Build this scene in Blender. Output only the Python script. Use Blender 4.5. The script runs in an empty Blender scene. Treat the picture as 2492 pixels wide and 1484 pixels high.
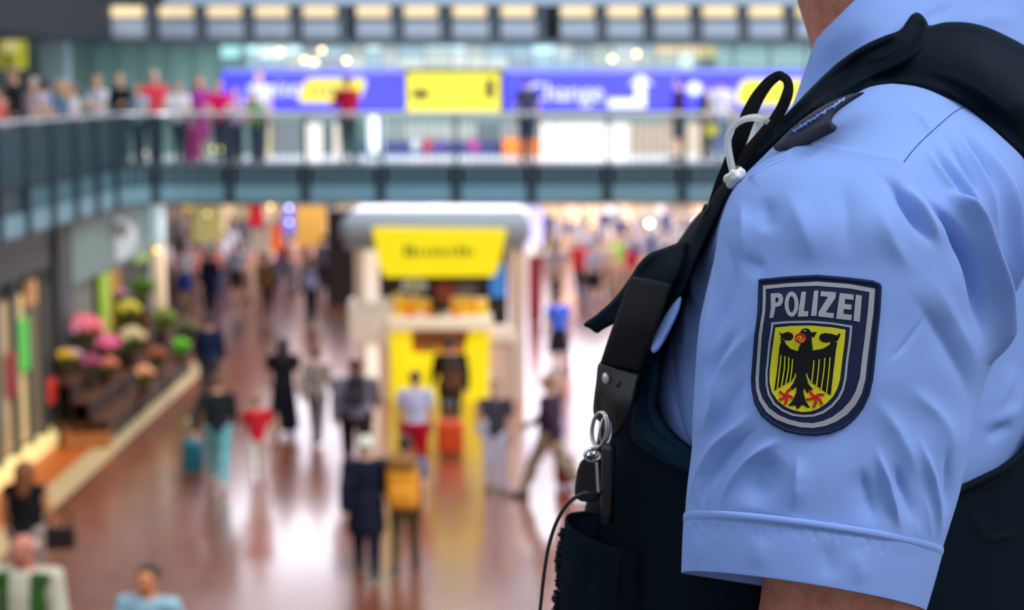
import bpy, bmesh, math, random
import numpy as np
from mathutils import Vector, Matrix, geometry
from mathutils.bvhtree import BVHTree
random.seed(7)
SC = bpy.context.scene
COL = SC.collection
R = math.radians

# ---------------------------------------------------------------- camera, sky, light, exposure
F = 4200.0                      # focal length in pixels of the 2492 x 1484 frame
PITCH = R(7.15)                 # the camera looks slightly down into the hall
EYE = Vector((0, 0, 6.0))       # eye height: 1.5 m above the upper gallery floor
cam_d = bpy.data.cameras.new('camera')
cam_d.sensor_width = 36.0
cam_d.lens = 36.0 * F / 2492.0
cam_d.clip_start = 0.05
cam_d.clip_end = 300
cam_d.dof.use_dof = True
cam_d.dof.focus_distance = 1.215
cam_d.dof.aperture_fstop = 6.5
cam = bpy.data.objects.new('camera', cam_d)
cam.location = EYE
cam.rotation_euler = (math.pi / 2 - PITCH, 0, 0)
COL.objects.link(cam)
SC.camera = cam

world = bpy.data.worlds.new('sky')
SC.world = world
world.use_nodes = True
bg = world.node_tree.nodes['Background']
# overcast daylight through the glazed hall roof: evenly brighter towards the zenith
_n, _l = world.node_tree.nodes, world.node_tree.links
_tc = _n.new('ShaderNodeTexCoord'); _sx = _n.new('ShaderNodeSeparateXYZ'); _mr = _n.new('ShaderNodeMapRange'); _cr = _n.new('ShaderNodeValToRGB')
_l.new(_tc.outputs['Generated'], _sx.inputs[0]); _l.new(_sx.outputs['Z'], _mr.inputs['Value'])
_mr.inputs['From Min'].default_value = -1.0; _mr.inputs['From Max'].default_value = 1.0
_l.new(_mr.outputs['Result'], _cr.inputs[0]); _l.new(_cr.outputs[0], bg.inputs[0])
_e = _cr.color_ramp.elements
_e[0].position = 0.47; _e[0].color = (0.20, 0.22, 0.25, 1)
_e[1].position = 1.0; _e[1].color = (0.88, 0.95, 1.06, 1)
_m = _e.new(0.51); _m.color = (0.36, 0.39, 0.43, 1)
bg.inputs[1].default_value = 1.3

sun_d = bpy.data.lights.new('sun', 'SUN')
sun_d.energy = 1.75
sun_d.angle = R(18)
sun_d.color = (1.0, 0.99, 0.97)
sun = bpy.data.objects.new('sun', sun_d)
sun.rotation_euler = Vector((0.55, -0.36, 0.80)).to_track_quat('Z', 'Y').to_euler()
COL.objects.link(sun)

SC.view_settings.view_transform = 'Standard'
SC.view_settings.look = 'None'
SC.view_settings.gamma = 1.0
SC.view_settings.use_curve_mapping = False
SC.view_settings.exposure = 0.0

# ---------------------------------------------------------------- helpers
CP, SP = math.cos(PITCH), math.sin(PITCH)
def px(x, y, d):
    """world point on the line of sight of pixel (x, y), d metres ahead of the eye (along +Y)"""
    sx, sy = (x - 1246.0) / F, (742.0 - y) / F
    v = Vector((sx, CP + sy * SP, -SP + sy * CP))
    return EYE + v * (d / v.y)
def to_px(p):
    q = p - EYE
    f = q.y * CP - q.z * SP
    u = q.y * SP + q.z * CP
    return 1246.0 + F * q.x / f, 742.0 - F * u / f
def ground(x, y, z=0.0):
    sx, sy = (x - 1246.0) / F, (742.0 - y) / F
    v = Vector((sx, CP + sy * SP, -SP + sy * CP))
    return EYE + v * ((z - EYE.z) / v.z)

def lin(c):
    out = []
    for v in c[:3]:
        v = v / 255.0
        out.append(v / 12.92 if v <= 0.04045 else ((v + 0.055) / 1.055) ** 2.4)
    return (*out, 1.0)
_mats = {}
def mat(name, rgb, rough=0.6, metal=0.0, emit=0.0, spec=0.5, noise=0.06, nscale=30.0, bump=0.0, sheen=0.0, emit_rgb=None, alpha=None, trans=0.0):
    key = (name, tuple(rgb), rough, metal, emit)
    if key in _mats:
        return _mats[key]
    m = bpy.data.materials.new(name)
    m.use_nodes = True
    nt = m.node_tree
    b = nt.nodes['Principled BSDF']
    c = lin(rgb)
    if noise > 0:
        tc = nt.nodes.new('ShaderNodeTexCoord')
        n = nt.nodes.new('ShaderNodeTexNoise')
        n.inputs['Scale'].default_value = nscale
        n.inputs['Detail'].default_value = 3
        nt.links.new(tc.outputs['Object'], n.inputs['Vector'])
        mx = nt.nodes.new('ShaderNodeMix')
        mx.data_type = 'RGBA'
        mx.inputs[6].default_value = [max(0, v * (1 - noise * 2)) for v in c[:3]] + [1]
        mx.inputs[7].default_value = [v * (1 + noise * 2) for v in c[:3]] + [1]
        nt.links.new(n.outputs['Fac'], mx.inputs[0])
        nt.links.new(mx.outputs[2], b.inputs['Base Color'])
        if bump > 0:
            bp = nt.nodes.new('ShaderNodeBump')
            bp.inputs['Strength'].default_value = bump
            bp.inputs['Distance'].default_value = 0.002
            nt.links.new(n.outputs['Fac'], bp.inputs['Height'])
            nt.links.new(bp.outputs[0], b.inputs['Normal'])
    else:
        b.inputs['Base Color'].default_value = c
    b.inputs['Roughness'].default_value = rough
    b.inputs['Metallic'].default_value = metal
    b.inputs['Specular IOR Level'].default_value = spec
    if trans:
        b.inputs['Transmission Weight'].default_value = trans
    if sheen:
        b.inputs['Sheen Weight'].default_value = sheen
    if emit > 0:
        b.inputs['Emission Color'].default_value = lin(emit_rgb or rgb)
        b.inputs['Emission Strength'].default_value = emit
    _mats[key] = m
    return m

def mesh_obj(name, verts, faces, material=None, parent=None, smooth=False):
    me = bpy.data.meshes.new(name)
    me.from_pydata(verts, [], faces)
    if smooth:
        me.polygons.foreach_set('use_smooth', [True] * len(me.polygons))
    if material:
        me.materials.append(material)
    o = bpy.data.objects.new(name, me)
    COL.objects.link(o)
    if parent:
        o.parent = parent
    return o
def link_mesh(name, me, parent=None, loc=None, material=None):
    o = bpy.data.objects.new(name, me)
    COL.objects.link(o)
    if parent:
        o.parent = parent
    if loc is not None:
        o.location = loc
    if material is not None:
        o.material_slots[0].link = 'OBJECT'
        o.material_slots[0].material = material
    return o
def bm_obj(name, bm, material=None, parent=None, smooth=False):
    me = bpy.data.meshes.new(name)
    bm.to_mesh(me)
    bm.free()
    if smooth:
        me.polygons.foreach_set('use_smooth', [True] * len(me.polygons))
    if material:
        me.materials.append(material)
    o = bpy.data.objects.new(name, me)
    COL.objects.link(o)
    if parent:
        o.parent = parent
    return o
def tag(o, label=None, cat=None, group=None, kind=None):
    if label: o['label'] = label
    if cat: o['category'] = cat
    if group: o['group'] = group
    if kind: o['kind'] = kind
    return o
def empty(name, loc=(0, 0, 0), rz=0.0):
    o = bpy.data.objects.new(name, None)
    o.location = loc
    o.rotation_euler = (0, 0, rz)
    COL.objects.link(o)
    return o
def keep(o, parent):
    """parent without moving"""
    bpy.context.view_layer.update()
    o.parent = parent
    o.matrix_parent_inverse = parent.matrix_world.inverted()
    return o
BOXF = [(0, 3, 2, 1), (4, 5, 6, 7), (0, 1, 5, 4), (1, 2, 6, 5), (2, 3, 7, 6), (3, 0, 4, 7)]
def box(name, x0, x1, y0, y1, z0, z1, material, parent=None, bevel=0.0):
    v = [(x0, y0, z0), (x1, y0, z0), (x1, y1, z0), (x0, y1, z0), (x0, y0, z1), (x1, y0, z1), (x1, y1, z1), (x0, y1, z1)]
    o = mesh_obj(name, v, BOXF, material, parent)
    if bevel:
        bm = bmesh.new(); bm.from_mesh(o.data)
        bmesh.ops.bevel(bm, geom=bm.edges[:], offset=bevel, segments=3, affect='EDGES', profile=0.5)
        bm.to_mesh(o.data); bm.free()
        o.data.polygons.foreach_set('use_smooth', [True] * len(o.data.polygons))
    return o
def pbox(name, x0, x1, y0, y1, d, thick, material, parent=None, bevel=0.0):
    """box standing d metres away, spanning these pixels, thick metres deep"""
    a, b = px(x0, y1, d), px(x1, y0, d)
    return box(name, a.x, b.x, d, d + thick, a.z, b.z, material, parent, bevel)
def cyl_bm(bm, p, q, r0, r1, seg=10, cap=True):
    p, q = Vector(p), Vector(q)
    w = (q - p).normalized()
    u = w.orthogonal().normalized(); v = w.cross(u)
    A = [bm.verts.new(p + (u * math.cos(2 * math.pi * i / seg) + v * math.sin(2 * math.pi * i / seg)) * r0) for i in range(seg)]
    B = [bm.verts.new(q + (u * math.cos(2 * math.pi * i / seg) + v * math.sin(2 * math.pi * i / seg)) * r1) for i in range(seg)]
    for i in range(seg):
        bm.faces.new((A[i], A[(i + 1) % seg], B[(i + 1) % seg], B[i]))
    if cap:
        bm.faces.new(A[::-1]); bm.faces.new(B)
def tube_obj(name, pts, r, material, parent=None, seg=8, closed=False):
    """tube along points; r a number or one radius per point"""
    pts = [Vector(p) for p in pts]
    n = len(pts)
    rs = [r] * n if not hasattr(r, '__len__') else r
    verts, faces = [], []
    up = None
    for i, p in enumerate(pts):
        a = pts[(i - 1) % n] if (closed or i > 0) else pts[i]
        b = pts[(i + 1) % n] if (closed or i < n - 1) else pts[i]
        t = (b - a).normalized()
        if up is None:
            up = t.orthogonal().normalized()
        up = (up - t * up.dot(t)).normalized()
        s = t.cross(up)
        for k in range(seg):
            an = 2 * math.pi * k / seg
            verts.append(p + (up * math.cos(an) + s * math.sin(an)) * rs[i])
    m = n if closed else n - 1
    for i in range(m):
        for k in range(seg):
            j = (i + 1) % n
            faces.append((i * seg + k, i * seg + (k + 1) % seg, j * seg + (k + 1) % seg, j * seg + k))
    if not closed:
        faces.append(tuple(range(seg))[::-1]); faces.append(tuple((n - 1) * seg + k for k in range(seg)))
    return mesh_obj(name, verts, faces, material, parent, True)
def sphere_mesh(name, r, seg=12, rings=8, scale=(1, 1, 1)):
    bm = bmesh.new()
    bmesh.ops.create_uvsphere(bm, u_segments=seg, v_segments=rings, radius=r)
    bmesh.ops.scale(bm, vec=scale, verts=bm.verts)
    me = bpy.data.meshes.new(name); bm.to_mesh(me); bm.free()
    me.polygons.foreach_set('use_smooth', [True] * len(me.polygons))
    return me
def text_mesh(name, s, size, extrude, material, shear=0.0):
    cu = bpy.data.curves.new(name, 'FONT')
    cu.body = s; cu.size = size; cu.extrude = extrude; cu.shear = shear
    o = bpy.data.objects.new(name, cu); COL.objects.link(o)
    bpy.context.view_layer.update()
    me = bpy.data.meshes.new_from_object(o.evaluated_get(bpy.context.evaluated_depsgraph_get()))
    bpy.data.objects.remove(o); bpy.data.curves.remove(cu)
    me.name = name
    me.materials.clear(); me.materials.append(material)
    return me
def catmull(P, n, closed=False):
    """n samples per span through the points P (tuples of any length)"""
    P = [np.array(p, float) for p in P]
    out = []
    m = len(P)
    spans = m if closed else m - 1
    for i in range(spans):
        p0 = P[(i - 1) % m] if (closed or i > 0) else 2 * P[0] - P[1]
        p1, p2 = P[i], P[(i + 1) % m]
        p3 = P[(i + 2) % m] if (closed or i + 2 < m) else 2 * P[-1] - P[-2]
        for k in range(n):
            t = k / n
            out.append(0.5 * (2 * p1 + (p2 - p0) * t + (2 * p0 - 5 * p1 + 4 * p2 - p3) * t * t + (3 * p1 - p0 - 3 * p2 + p3) * t ** 3))
    if not closed:
        out.append(P[-1])
    return out

# ---------------------------------------------------------------- people: one continuous body from blended solids
def surface_nets(D, org, h):
    s = D < 0
    nx, ny, nz = D.shape
    c = [(0,0,0),(1,0,0),(0,1,0),(1,1,0),(0,0,1),(1,0,1),(0,1,1),(1,1,1)]
    def sl(A, o): return A[o[0]:nx-1+o[0], o[1]:ny-1+o[1], o[2]:nz-1+o[2]]
    cnt = sum(sl(s, o).astype(np.int8) for o in c)
    act = (cnt > 0) & (cnt < 8)
    I = np.argwhere(act)
    idx = -np.ones(act.shape, np.int64)
    idx[act] = np.arange(len(I))
    acc = np.zeros((len(I), 3)); num = np.zeros(len(I))
    for a in range(8):
        for b in range(a + 1, 8):
            oa, ob = np.array(c[a]), np.array(c[b])
            if np.abs(oa - ob).sum() != 1: continue
            da = D[tuple((I + oa).T)]; db = D[tuple((I + ob).T)]
            m = (da < 0) != (db < 0)
            t = np.where(m, da / np.where(m, da - db, 1), 0)
            acc += np.where(m[:, None], oa + (ob - oa) * t[:, None], 0)
            num += m
    V = (I + acc / num[:, None]) * h + org
    Fs = []
    for ax in range(3):
        o = [0, 0, 0]; o[ax] = 1
        A = s[:nx-1 if ax == 0 else nx, :ny-1 if ax == 1 else ny, :nz-1 if ax == 2 else nz]
        B = s[o[0]:, o[1]:, o[2]:]
        ed = np.argwhere(A != B)
        b_, c_ = [k for k in range(3) if k != ax]
        ok = (ed[:, b_] > 0) & (ed[:, c_] > 0) & (ed[:, b_] < D.shape[b_] - 1) & (ed[:, c_] < D.shape[c_] - 1)
        ed = ed[ok]
        if not len(ed): continue
        q = []
        for (u, v) in ((-1, -1), (0, -1), (0, 0), (-1, 0)):
            e = ed.copy(); e[:, b_] += u; e[:, c_] += v
            q.append(idx[tuple(e.T)])
        q = np.stack(q, 1)
        inside = A[tuple(ed.T)]
        flip = inside if ax != 1 else ~inside
        q[~flip] = q[~flip][:, ::-1]
        Fs.append(q)
    return V, np.concatenate(Fs)

class Solid:
    def __init__(self, h=0.013):
        self.h = h; self.pr = []
    def cap(self, a, b, r0, r1, k=0.02, sy=1.0):
        self.pr.append(('c', np.array(a, float), np.array(b, float), r0, r1, k)); return self
    def ell(self, c, r, k=0.04):
        self.pr.append(('e', np.array(c, float), np.array(r, float), 0, 0, k)); return self
    def build(self, name, grow=0.0, cuts=(), subs=()):
        lo = np.min([np.minimum(p[1], p[2]) - max(p[3], p[4]) if p[0] == 'c' else p[1] - p[2] for p in self.pr], 0) - grow - 3 * self.h
        hi = np.max([np.maximum(p[1], p[2]) + max(p[3], p[4]) if p[0] == 'c' else p[1] + p[2] for p in self.pr], 0) + grow + 3 * self.h
        h = self.h
        n = np.ceil((hi - lo) / h).astype(int) + 1
        D = np.full(n, 0.2, np.float32)
        ax = [lo[i] + h * np.arange(n[i]) for i in range(3)]
        for p in self.pr:
            if p[0] == 'c':
                rr = max(p[3], p[4]) + p[5] + grow + 2 * h
                a, b = np.minimum(p[1], p[2]) - rr, np.maximum(p[1], p[2]) + rr
            else:
                a, b = p[1] - p[2] - p[5] - grow - 2 * h, p[1] + p[2] + p[5] + grow + 2 * h
            i0 = np.clip(np.floor((a - lo) / h).astype(int), 0, n); i1 = np.clip(np.ceil((b - lo) / h).astype(int) + 1, 0, n)
            sl = tuple(slice(i0[i], i1[i]) for i in range(3))
            X, Y, Z = np.meshgrid(*[ax[i][sl[i]] for i in range(3)], indexing='ij')
            if p[0] == 'c':
                d = p[2] - p[1]; L = max(1e-9, d @ d)
                t = np.clip(((X - p[1][0]) * d[0] + (Y - p[1][1]) * d[1] + (Z - p[1][2]) * d[2]) / L, 0, 1)
                v = np.sqrt((X - p[1][0] - t * d[0]) ** 2 + (Y - p[1][1] - t * d[1]) ** 2 + (Z - p[1][2] - t * d[2]) ** 2) - (p[3] + (p[4] - p[3]) * t)
            else:
                ex, ey, ez = (X - p[1][0]) / p[2][0], (Y - p[1][1]) / p[2][1], (Z - p[1][2]) / p[2][2]
                k0 = np.sqrt(ex * ex + ey * ey + ez * ez) + 1e-6
                k1 = np.sqrt((ex / p[2][0]) ** 2 + (ey / p[2][1]) ** 2 + (ez / p[2][2]) ** 2) + 1e-6
                v = k0 * (k0 - 1) / k1
            v = v - grow
            k = p[5]; O = D[sl]
            g = np.clip(0.5 + 0.5 * (O - v) / k, 0, 1)
            D[sl] = O * (1 - g) + v * g - k * g * (1 - g)
        if cuts:
            X, Y, Z = np.meshgrid(*ax, indexing='ij')
            for fn in cuts:
                D = np.maximum(D, fn(X, Y, Z))
        V, Q = surface_nets(D, lo, h)
        me = bpy.data.meshes.new(name)
        me.vertices.add(len(V)); me.vertices.foreach_set('co', V.astype(np.float32).ravel())
        me.loops.add(len(Q) * 4); me.loops.foreach_set('vertex_index', Q.astype(np.int32).ravel())
        me.polygons.add(len(Q)); me.polygons.foreach_set('loop_start', np.arange(0, len(Q) * 4, 4, dtype=np.int32))
        me.polygons.foreach_set('use_smooth', np.ones(len(Q), bool))
        me.update(calc_edges=True); me.validate()
        return me

def sag(a, L):            # vector of length L hanging down, swung forward by angle a in the sagittal plane (facing +Y)
    return np.array([0, math.sin(a) * L, -math.cos(a) * L])
# leg: (hip swing, knee bend) left/right ; arm: (shoulder swing, outward, elbow bend) left/right
POSES = {
    'stand':  dict(leg=((3, 4), (-3, 3)), arm=((4, 8, 12), (2, 8, 14))),
    'walk':   dict(leg=((24, 8), (-17, 24)), arm=((-20, 7, 12), (22, 7, 28))),
    'stroll': dict(leg=((-10, 20), (16, 5)), arm=((16, 8, 24), (-14, 7, 12))),
    'lean':   dict(leg=((4, 6), (-8, 6)), arm=((28, 10, 62), (30, 10, 60))),
    'phone':  dict(leg=((5, 5), (-4, 4)), arm=((8, 9, 14), (24, 6, 112))),
    'pull':   dict(leg=((18, 8), (-14, 20)), arm=((-30, 16, 8), (16, 7, 26))),
}
def joints(pose):
    P = POSES[pose]
    J = {}
    for s, i in ((-1, 0), (1, 1)):
        hp = np.array([0.088 * s, 0, 0.91])
        a, k = map(R, P['leg'][i])
        kn = hp + sag(a, 0.42)
        an = kn + sag(a - k, 0.41)
        J[s, 'hip'], J[s, 'knee'], J[s, 'ankle'] = hp, kn, an
        sh = np.array([0.178 * s, 0, 1.415])
        b, o, e = map(R, P['arm'][i])
        el = sh + sag(b, 0.285 * math.cos(o)) + np.array([s * 0.285 * math.sin(o), 0, 0])
        wr = el + sag(b + e, 0.25) + np.array([s * 0.01, 0, 0])
        J[s, 'sh'], J[s, 'el'], J[s, 'wr'], J[s, 'ha'] = sh, el, wr, b + e
    low = min(J[-1, 'ankle'][2], J[1, 'ankle'][2]) - 0.085
    dz = np.array([0, 0, -low])
    for s in (-1, 1):
        for k in ('hip', 'knee', 'ankle', 'sh', 'el', 'wr'):
            J[s, k] = J[s, k] + dz
    J['dz'] = -low
    return J
_body = {}
def body_parts(S, J, what):
    z = J['dz']
    if 'torso' in what:
        S.ell((0, 0.0, 1.245 + z), (0.158, 0.108, 0.20), 0.05)
        S.cap((-0.15, 0, 1.41 + z), (0.15, 0, 1.41 + z), 0.062, 0.062, 0.06)
        S.ell((0, 0.008, 1.06 + z), (0.138, 0.103, 0.17), 0.06)
        S.ell((0, -0.012, 0.935 + z), (0.158, 0.118, 0.12), 0.06)
    for s in (-1, 1):
        if 'uarm' in what: S.cap(J[s, 'sh'], J[s, 'el'], 0.053, 0.041, 0.035)
        if 'larm' in what: S.cap(J[s, 'el'], J[s, 'wr'], 0.041, 0.027, 0.02)
        if 'leg' in what:
            S.cap(J[s, 'hip'], J[s, 'knee'], 0.086, 0.056, 0.05)
            S.cap(J[s, 'knee'], J[s, 'ankle'], 0.054, 0.036, 0.03)
            S.ell(J[s, 'knee'] * 0.68 + J[s, 'ankle'] * 0.32 + np.array([0, -0.022, 0]), (0.046, 0.05, 0.11), 0.03)
        if 'foot' in what:
            a = J[s, 'ankle']
            S.cap(a + np.array([0, -0.03, -0.045]), a + np.array([0.015 * s, 0.15, -0.06]), 0.037, 0.026, 0.03)
            S.cap(a, a + np.array([0, -0.01, -0.04]), 0.036, 0.036, 0.03)
def person_mesh(pose, kind):
    key = (pose, kind)
    if key in _body: return _body[key]
    J = joints(pose); z = J['dz']
    S = Solid(0.0145)
    if kind == 'body':
        S.h = 0.0125
        body_parts(S, J, ('torso', 'uarm', 'larm', 'leg', 'foot'))
        S.cap((0, -0.005, 1.42 + z), (0, 0.012, 1.56 + z), 0.058, 0.054, 0.04)
        S.ell((0, 0.012, 1.645 + z), (0.074, 0.092, 0.105), 0.03)
        S.ell((0, 0.045, 1.575 + z), (0.052, 0.055, 0.055), 0.03)
        S.cap((0, 0.100, 1.655 + z), (0, 0.118, 1.618 + z), 0.010, 0.016, 0.015)
        S.cap((-0.02, 0.093, 1.578 + z), (0.02, 0.093, 1.578 + z), 0.009, 0.009, 0.008)
        for s in (-1, 1):
            S.ell((0.077 * s, 0.0, 1.635 + z), (0.013, 0.022, 0.032), 0.008)
            S.cap((0.016 * s, 0.088, 1.672 + z), (0.05 * s, 0.078, 1.672 + z), 0.013, 0.011, 0.012)
            w, a = J[s, 'wr'], J[s, 'ha']
            t = sag(a, 1.0); f = sag(a + math.pi / 2, 1.0)       # along the hand, towards the front of it
            S.cap(w, w + t * 0.075, 0.026, 0.034, 0.02)
            S.cap(w + t * 0.04 + f * 0.018, w + t * 0.085 + f * 0.03, 0.02, 0.014, 0.015)
            for q, (off, L) in enumerate(((0.03, 0.072), (0.010, 0.082), (-0.010, 0.076), (-0.028, 0.058))):
                b0 = w + t * 0.085 + f * off
                b1 = b0 + t * L * 0.55 - np.array([s, 0, 0]) * 0.008
                b2 = b1 + t * L * 0.42 - np.array([s, 0, 0]) * 0.022
                S.cap(b0, b1, 0.0098, 0.009, 0.006); S.cap(b1, b2, 0.009, 0.008, 0.005)
            th0 = w + t * 0.035 + f * 0.03; th1 = th0 + t * 0.04 + f * 0.024 - np.array([s, 0, 0]) * 0.012
            S.cap(th0, th1, 0.013, 0.011, 0.01); S.cap(th1, th1 + t * 0.032 + f * 0.004, 0.011, 0.009, 0.006)
        me = S.build('person')
    elif kind in ('tee', 'long', 'vest', 'coat'):
        body_parts(S, J, ('torso',) + (() if kind == 'vest' else ('uarm',)) + (('larm',) if kind in ('long', 'coat') else ()))
        if kind == 'coat':
            S.cap((0, -0.005, 0.95 + z), (0, -0.01, 0.66 + z), 0.15, 0.185, 0.05)
        cuts = [lambda X, Y, Z: (0.56 if kind == 'coat' else 0.86) + z - Z, lambda X, Y, Z: Z - 1.475 - z]
        if kind == 'tee':
            for s in (-1, 1):
                a, b = J[s, 'sh'], J[s, 'el']; d = (b - a) / np.linalg.norm(b - a); c = a + (b - a) * 0.72
                cuts.append(lambda X, Y, Z, d=d, c=c, s=s: np.where(X * s > 0.15, (X - c[0]) * d[0] + (Y - c[1]) * d[1] + (Z - c[2]) * d[2], -1.0))
        me = S.build('top', 0.017 if kind != 'coat' else 0.026, cuts)
    elif kind in ('trousers', 'shorts'):
        S.ell((0, -0.012, 0.935 + z), (0.156, 0.116, 0.13), 0.06)
        body_parts(S, J, ('leg',))
        cuts = [lambda X, Y, Z: Z - 1.0 - z, lambda X, Y, Z: (0.05 if kind == 'trousers' else 0.46) - Z]
        me = S.build('bottom', 0.016 if kind == 'trousers' else 0.024, cuts)
    elif kind in ('skirt', 'long_skirt'):
        S.ell((0, -0.012, 0.94 + z), (0.15, 0.112, 0.12), 0.06)
        S.cap((0, -0.005, 0.86 + z), (0, -0.005, (0.5 if kind == 'skirt' else 0.25) + z), 0.15, 0.21, 0.06)
        me = S.build('bottom', 0.014, [lambda X, Y, Z: Z - 1.0 - z, lambda X, Y, Z: (0.46 if kind == 'skirt' else 0.16) + z - Z])
    elif kind in ('shoe_l', 'shoe_r'):
        s_ = -1 if kind == 'shoe_l' else 1; a = J[s_, 'ankle']
        S.cap(a + np.array([0, -0.03, -0.045]), a + np.array([0.015 * s_, 0.15, -0.06]), 0.037, 0.026, 0.03)
        S.cap(a, a + np.array([0, -0.01, -0.04]), 0.036, 0.036, 0.03)
        me = S.build('shoe', 0.011)
    elif kind in ('short_hair', 'long_hair', 'bun', 'cap', 'bald'):
        S.h = 0.011
        S.ell((0, -0.006, 1.665 + z), (0.083, 0.098, 0.098), 0.02)
        cuts = [lambda X, Y, Z: np.minimum(Y - 0.045 - 0.2 * (Z - 1.70 - z), 1.712 + z - Z + 0.15 * Y)]
        if kind == 'short_hair': cuts.append(lambda X, Y, Z: 1.585 + z - Z + 0.35 * Y)
        if kind == 'bald': cuts.append(lambda X, Y, Z: np.maximum(1.60 + z - Z, Z - 1.68 - z))
        if kind == 'long_hair':
            S.cap((0, -0.05, 1.62 + z), (0, -0.085, 1.40 + z), 0.078, 0.06, 0.03)
            for s in (-1, 1): S.cap((0.07 * s, -0.02, 1.66 + z), (0.075 * s, -0.03, 1.48 + z), 0.028, 0.02, 0.02)
        if kind == 'bun':
            cuts.append(lambda X, Y, Z: 1.585 + z - Z + 0.35 * Y)
            S.cap((0, -0.10, 1.70 + z), (0, -0.13, 1.70 + z), 0.042, 0.036, 0.012)
        if kind == 'cap':
            cuts = [lambda X, Y, Z: 1.665 + z - Z]
            S.cap((0, 0.08, 1.695 + z), (0, 0.15, 1.68 + z), 0.045, 0.045, 0.015)
        me = S.build('hair', 0.004, cuts)
    elif kind == 'eyes':
        bm = bmesh.new()
        for s in (-1, 1):
            bmesh.ops.create_uvsphere(bm, u_segments=8, v_segments=6, radius=0.011, matrix=Matrix.Translation((0.032 * s, 0.092, 1.652 + z)))
        me = bpy.data.meshes.new('eyes'); bm.to_mesh(me); bm.free()
    me.materials.append(None)
    _body[key] = me
    return me
PART_NAME = {'tee': 'shirt', 'long': 'long_sleeved_top', 'vest': 'sleeveless_top', 'coat': 'coat', 'trousers': 'trousers', 'shorts': 'shorts', 'skirt': 'skirt', 'long_skirt': 'skirt',
             'short_hair': 'hair', 'long_hair': 'hair', 'bun': 'hair', 'bald': 'hair', 'cap': 'cap'}
def cloth(rgb): return mat('cloth', rgb, 0.85, spec=0.2, noise=0.08, nscale=18)
def person(label, loc, head=0, h=1.72, pose='stand', top=('tee', (200, 200, 200)), bottom=('trousers', (40, 45, 60)), hair=('short_hair', (60, 45, 35)), skin=(205, 160, 135), shoe=(50, 45, 45), group=None, wide=1.0):
    body = link_mesh('person', person_mesh(pose, 'body'), None, loc, mat('skin', skin, 0.55, noise=0.05))
    body.rotation_euler = (0, 0, R(head))
    s = h / 1.75
    body.scale = (s * wide, s * wide, s)
    tag(body, label, 'person', group)
    link_mesh(PART_NAME[top[0]], person_mesh(pose, top[0]), body, None, cloth(top[1]))
    link_mesh(PART_NAME[bottom[0]], person_mesh(pose, bottom[0]), body, None, cloth(bottom[1]))
    link_mesh(PART_NAME[hair[0]], person_mesh(pose, hair[0]), body, None, mat('hair', hair[1], 0.6, noise=0.15, nscale=60))
    for k in ('shoe_l', 'shoe_r'): link_mesh('shoe', person_mesh(pose, k), body, None, mat('shoe', shoe, 0.5))
    link_mesh('eyes', person_mesh(pose, 'eyes'), body, None, mat('eye', (35, 25, 22), 0.2))
    return body

# ================================================================ THE HALL
# ---- floors
def floor_material():
    m = bpy.data.materials.new('red_tile_floor'); m.use_nodes = True
    nt = m.node_tree; b = nt.nodes['Principled BSDF']
    tc = nt.nodes.new('ShaderNodeTexCoord')
    br = nt.nodes.new('ShaderNodeTexBrick')
    br.offset = 0.0; br.inputs['Scale'].default_value = 1.0
    br.inputs['Brick Width'].default_value = 0.30; br.inputs['Row Height'].default_value = 0.30
    br.inputs['Mortar Size'].default_value = 0.006
    br.inputs['Color1'].default_value = lin((154, 74, 36)); br.inputs['Color2'].default_value = lin((132, 60, 28))
    br.inputs['Mortar'].default_value = lin((150, 120, 100))
    nt.links.new(tc.outputs['Object'], br.inputs['Vector'])
    nt.links.new(br.outputs['Color'], b.inputs['Base Color'])
    bp = nt.nodes.new('ShaderNodeBump'); bp.inputs['Strength'].default_value = 0.25; bp.inputs['Distance'].default_value = 0.003; bp.invert = True
    nt.links.new(br.outputs['Fac'], bp.inputs['Height'])
    n = nt.nodes.new('ShaderNodeTexNoise'); n.inputs['Scale'].default_value = 1.2
    nt.links.new(tc.outputs['Object'], n.inputs['Vector'])
    mr = nt.nodes.new('ShaderNodeMapRange'); mr.inputs['To Min'].default_value = 0.14; mr.inputs['To Max'].default_value = 0.20
    nt.links.new(n.outputs['Fac'], mr.inputs['Value'])
    nt.links.new(mr.outputs['Result'], b.inputs['Roughness'])
    b.inputs['Specular IOR Level'].default_value = 1.0
    b.inputs['Coat Weight'].default_value = 1.0; b.inputs['Coat Roughness'].default_value = 0.25; b.inputs['Coat IOR'].default_value = 2.0
    nt.links.new(bp.outputs[0], b.inputs['Normal'])
    return m
FLOORM = floor_material()
o = box('floor_arcade', -16, -6.76, 38.2, 72, -0.3, 0, FLOORM); tag(o, 'red tiled floor of the arcade behind the shops', kind='structure')
o = box('floor', -6.75, 16, 6, 72, -0.3, 0, FLOORM); tag(o, 'glossy red-brown tiled floor of the station hall', kind='structure')
o = box('trim_1', -7.05, -6.6, 6, 38.2, -0.3, 0.004, mat('cream_stone', (205, 180, 135), 0.35)); tag(o, 'cream stone strip along the shop side of the hall floor', kind='structure')
o = box('floor_side', -16, -7.05, 6, 38.2, -0.3, 0.0, mat('orange_floor', (190, 95, 28), 0.45)); tag(o, 'orange-brown floor in front of the shops', kind='structure')
SLABT = mat('near_floor', (90, 88, 86), 0.5)
o = box('floor_near_gallery', -10, 10, -5, 2.9, 3.9, 4.5, SLABT); tag(o, 'gallery floor the officer stands on', kind='structure')

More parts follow.
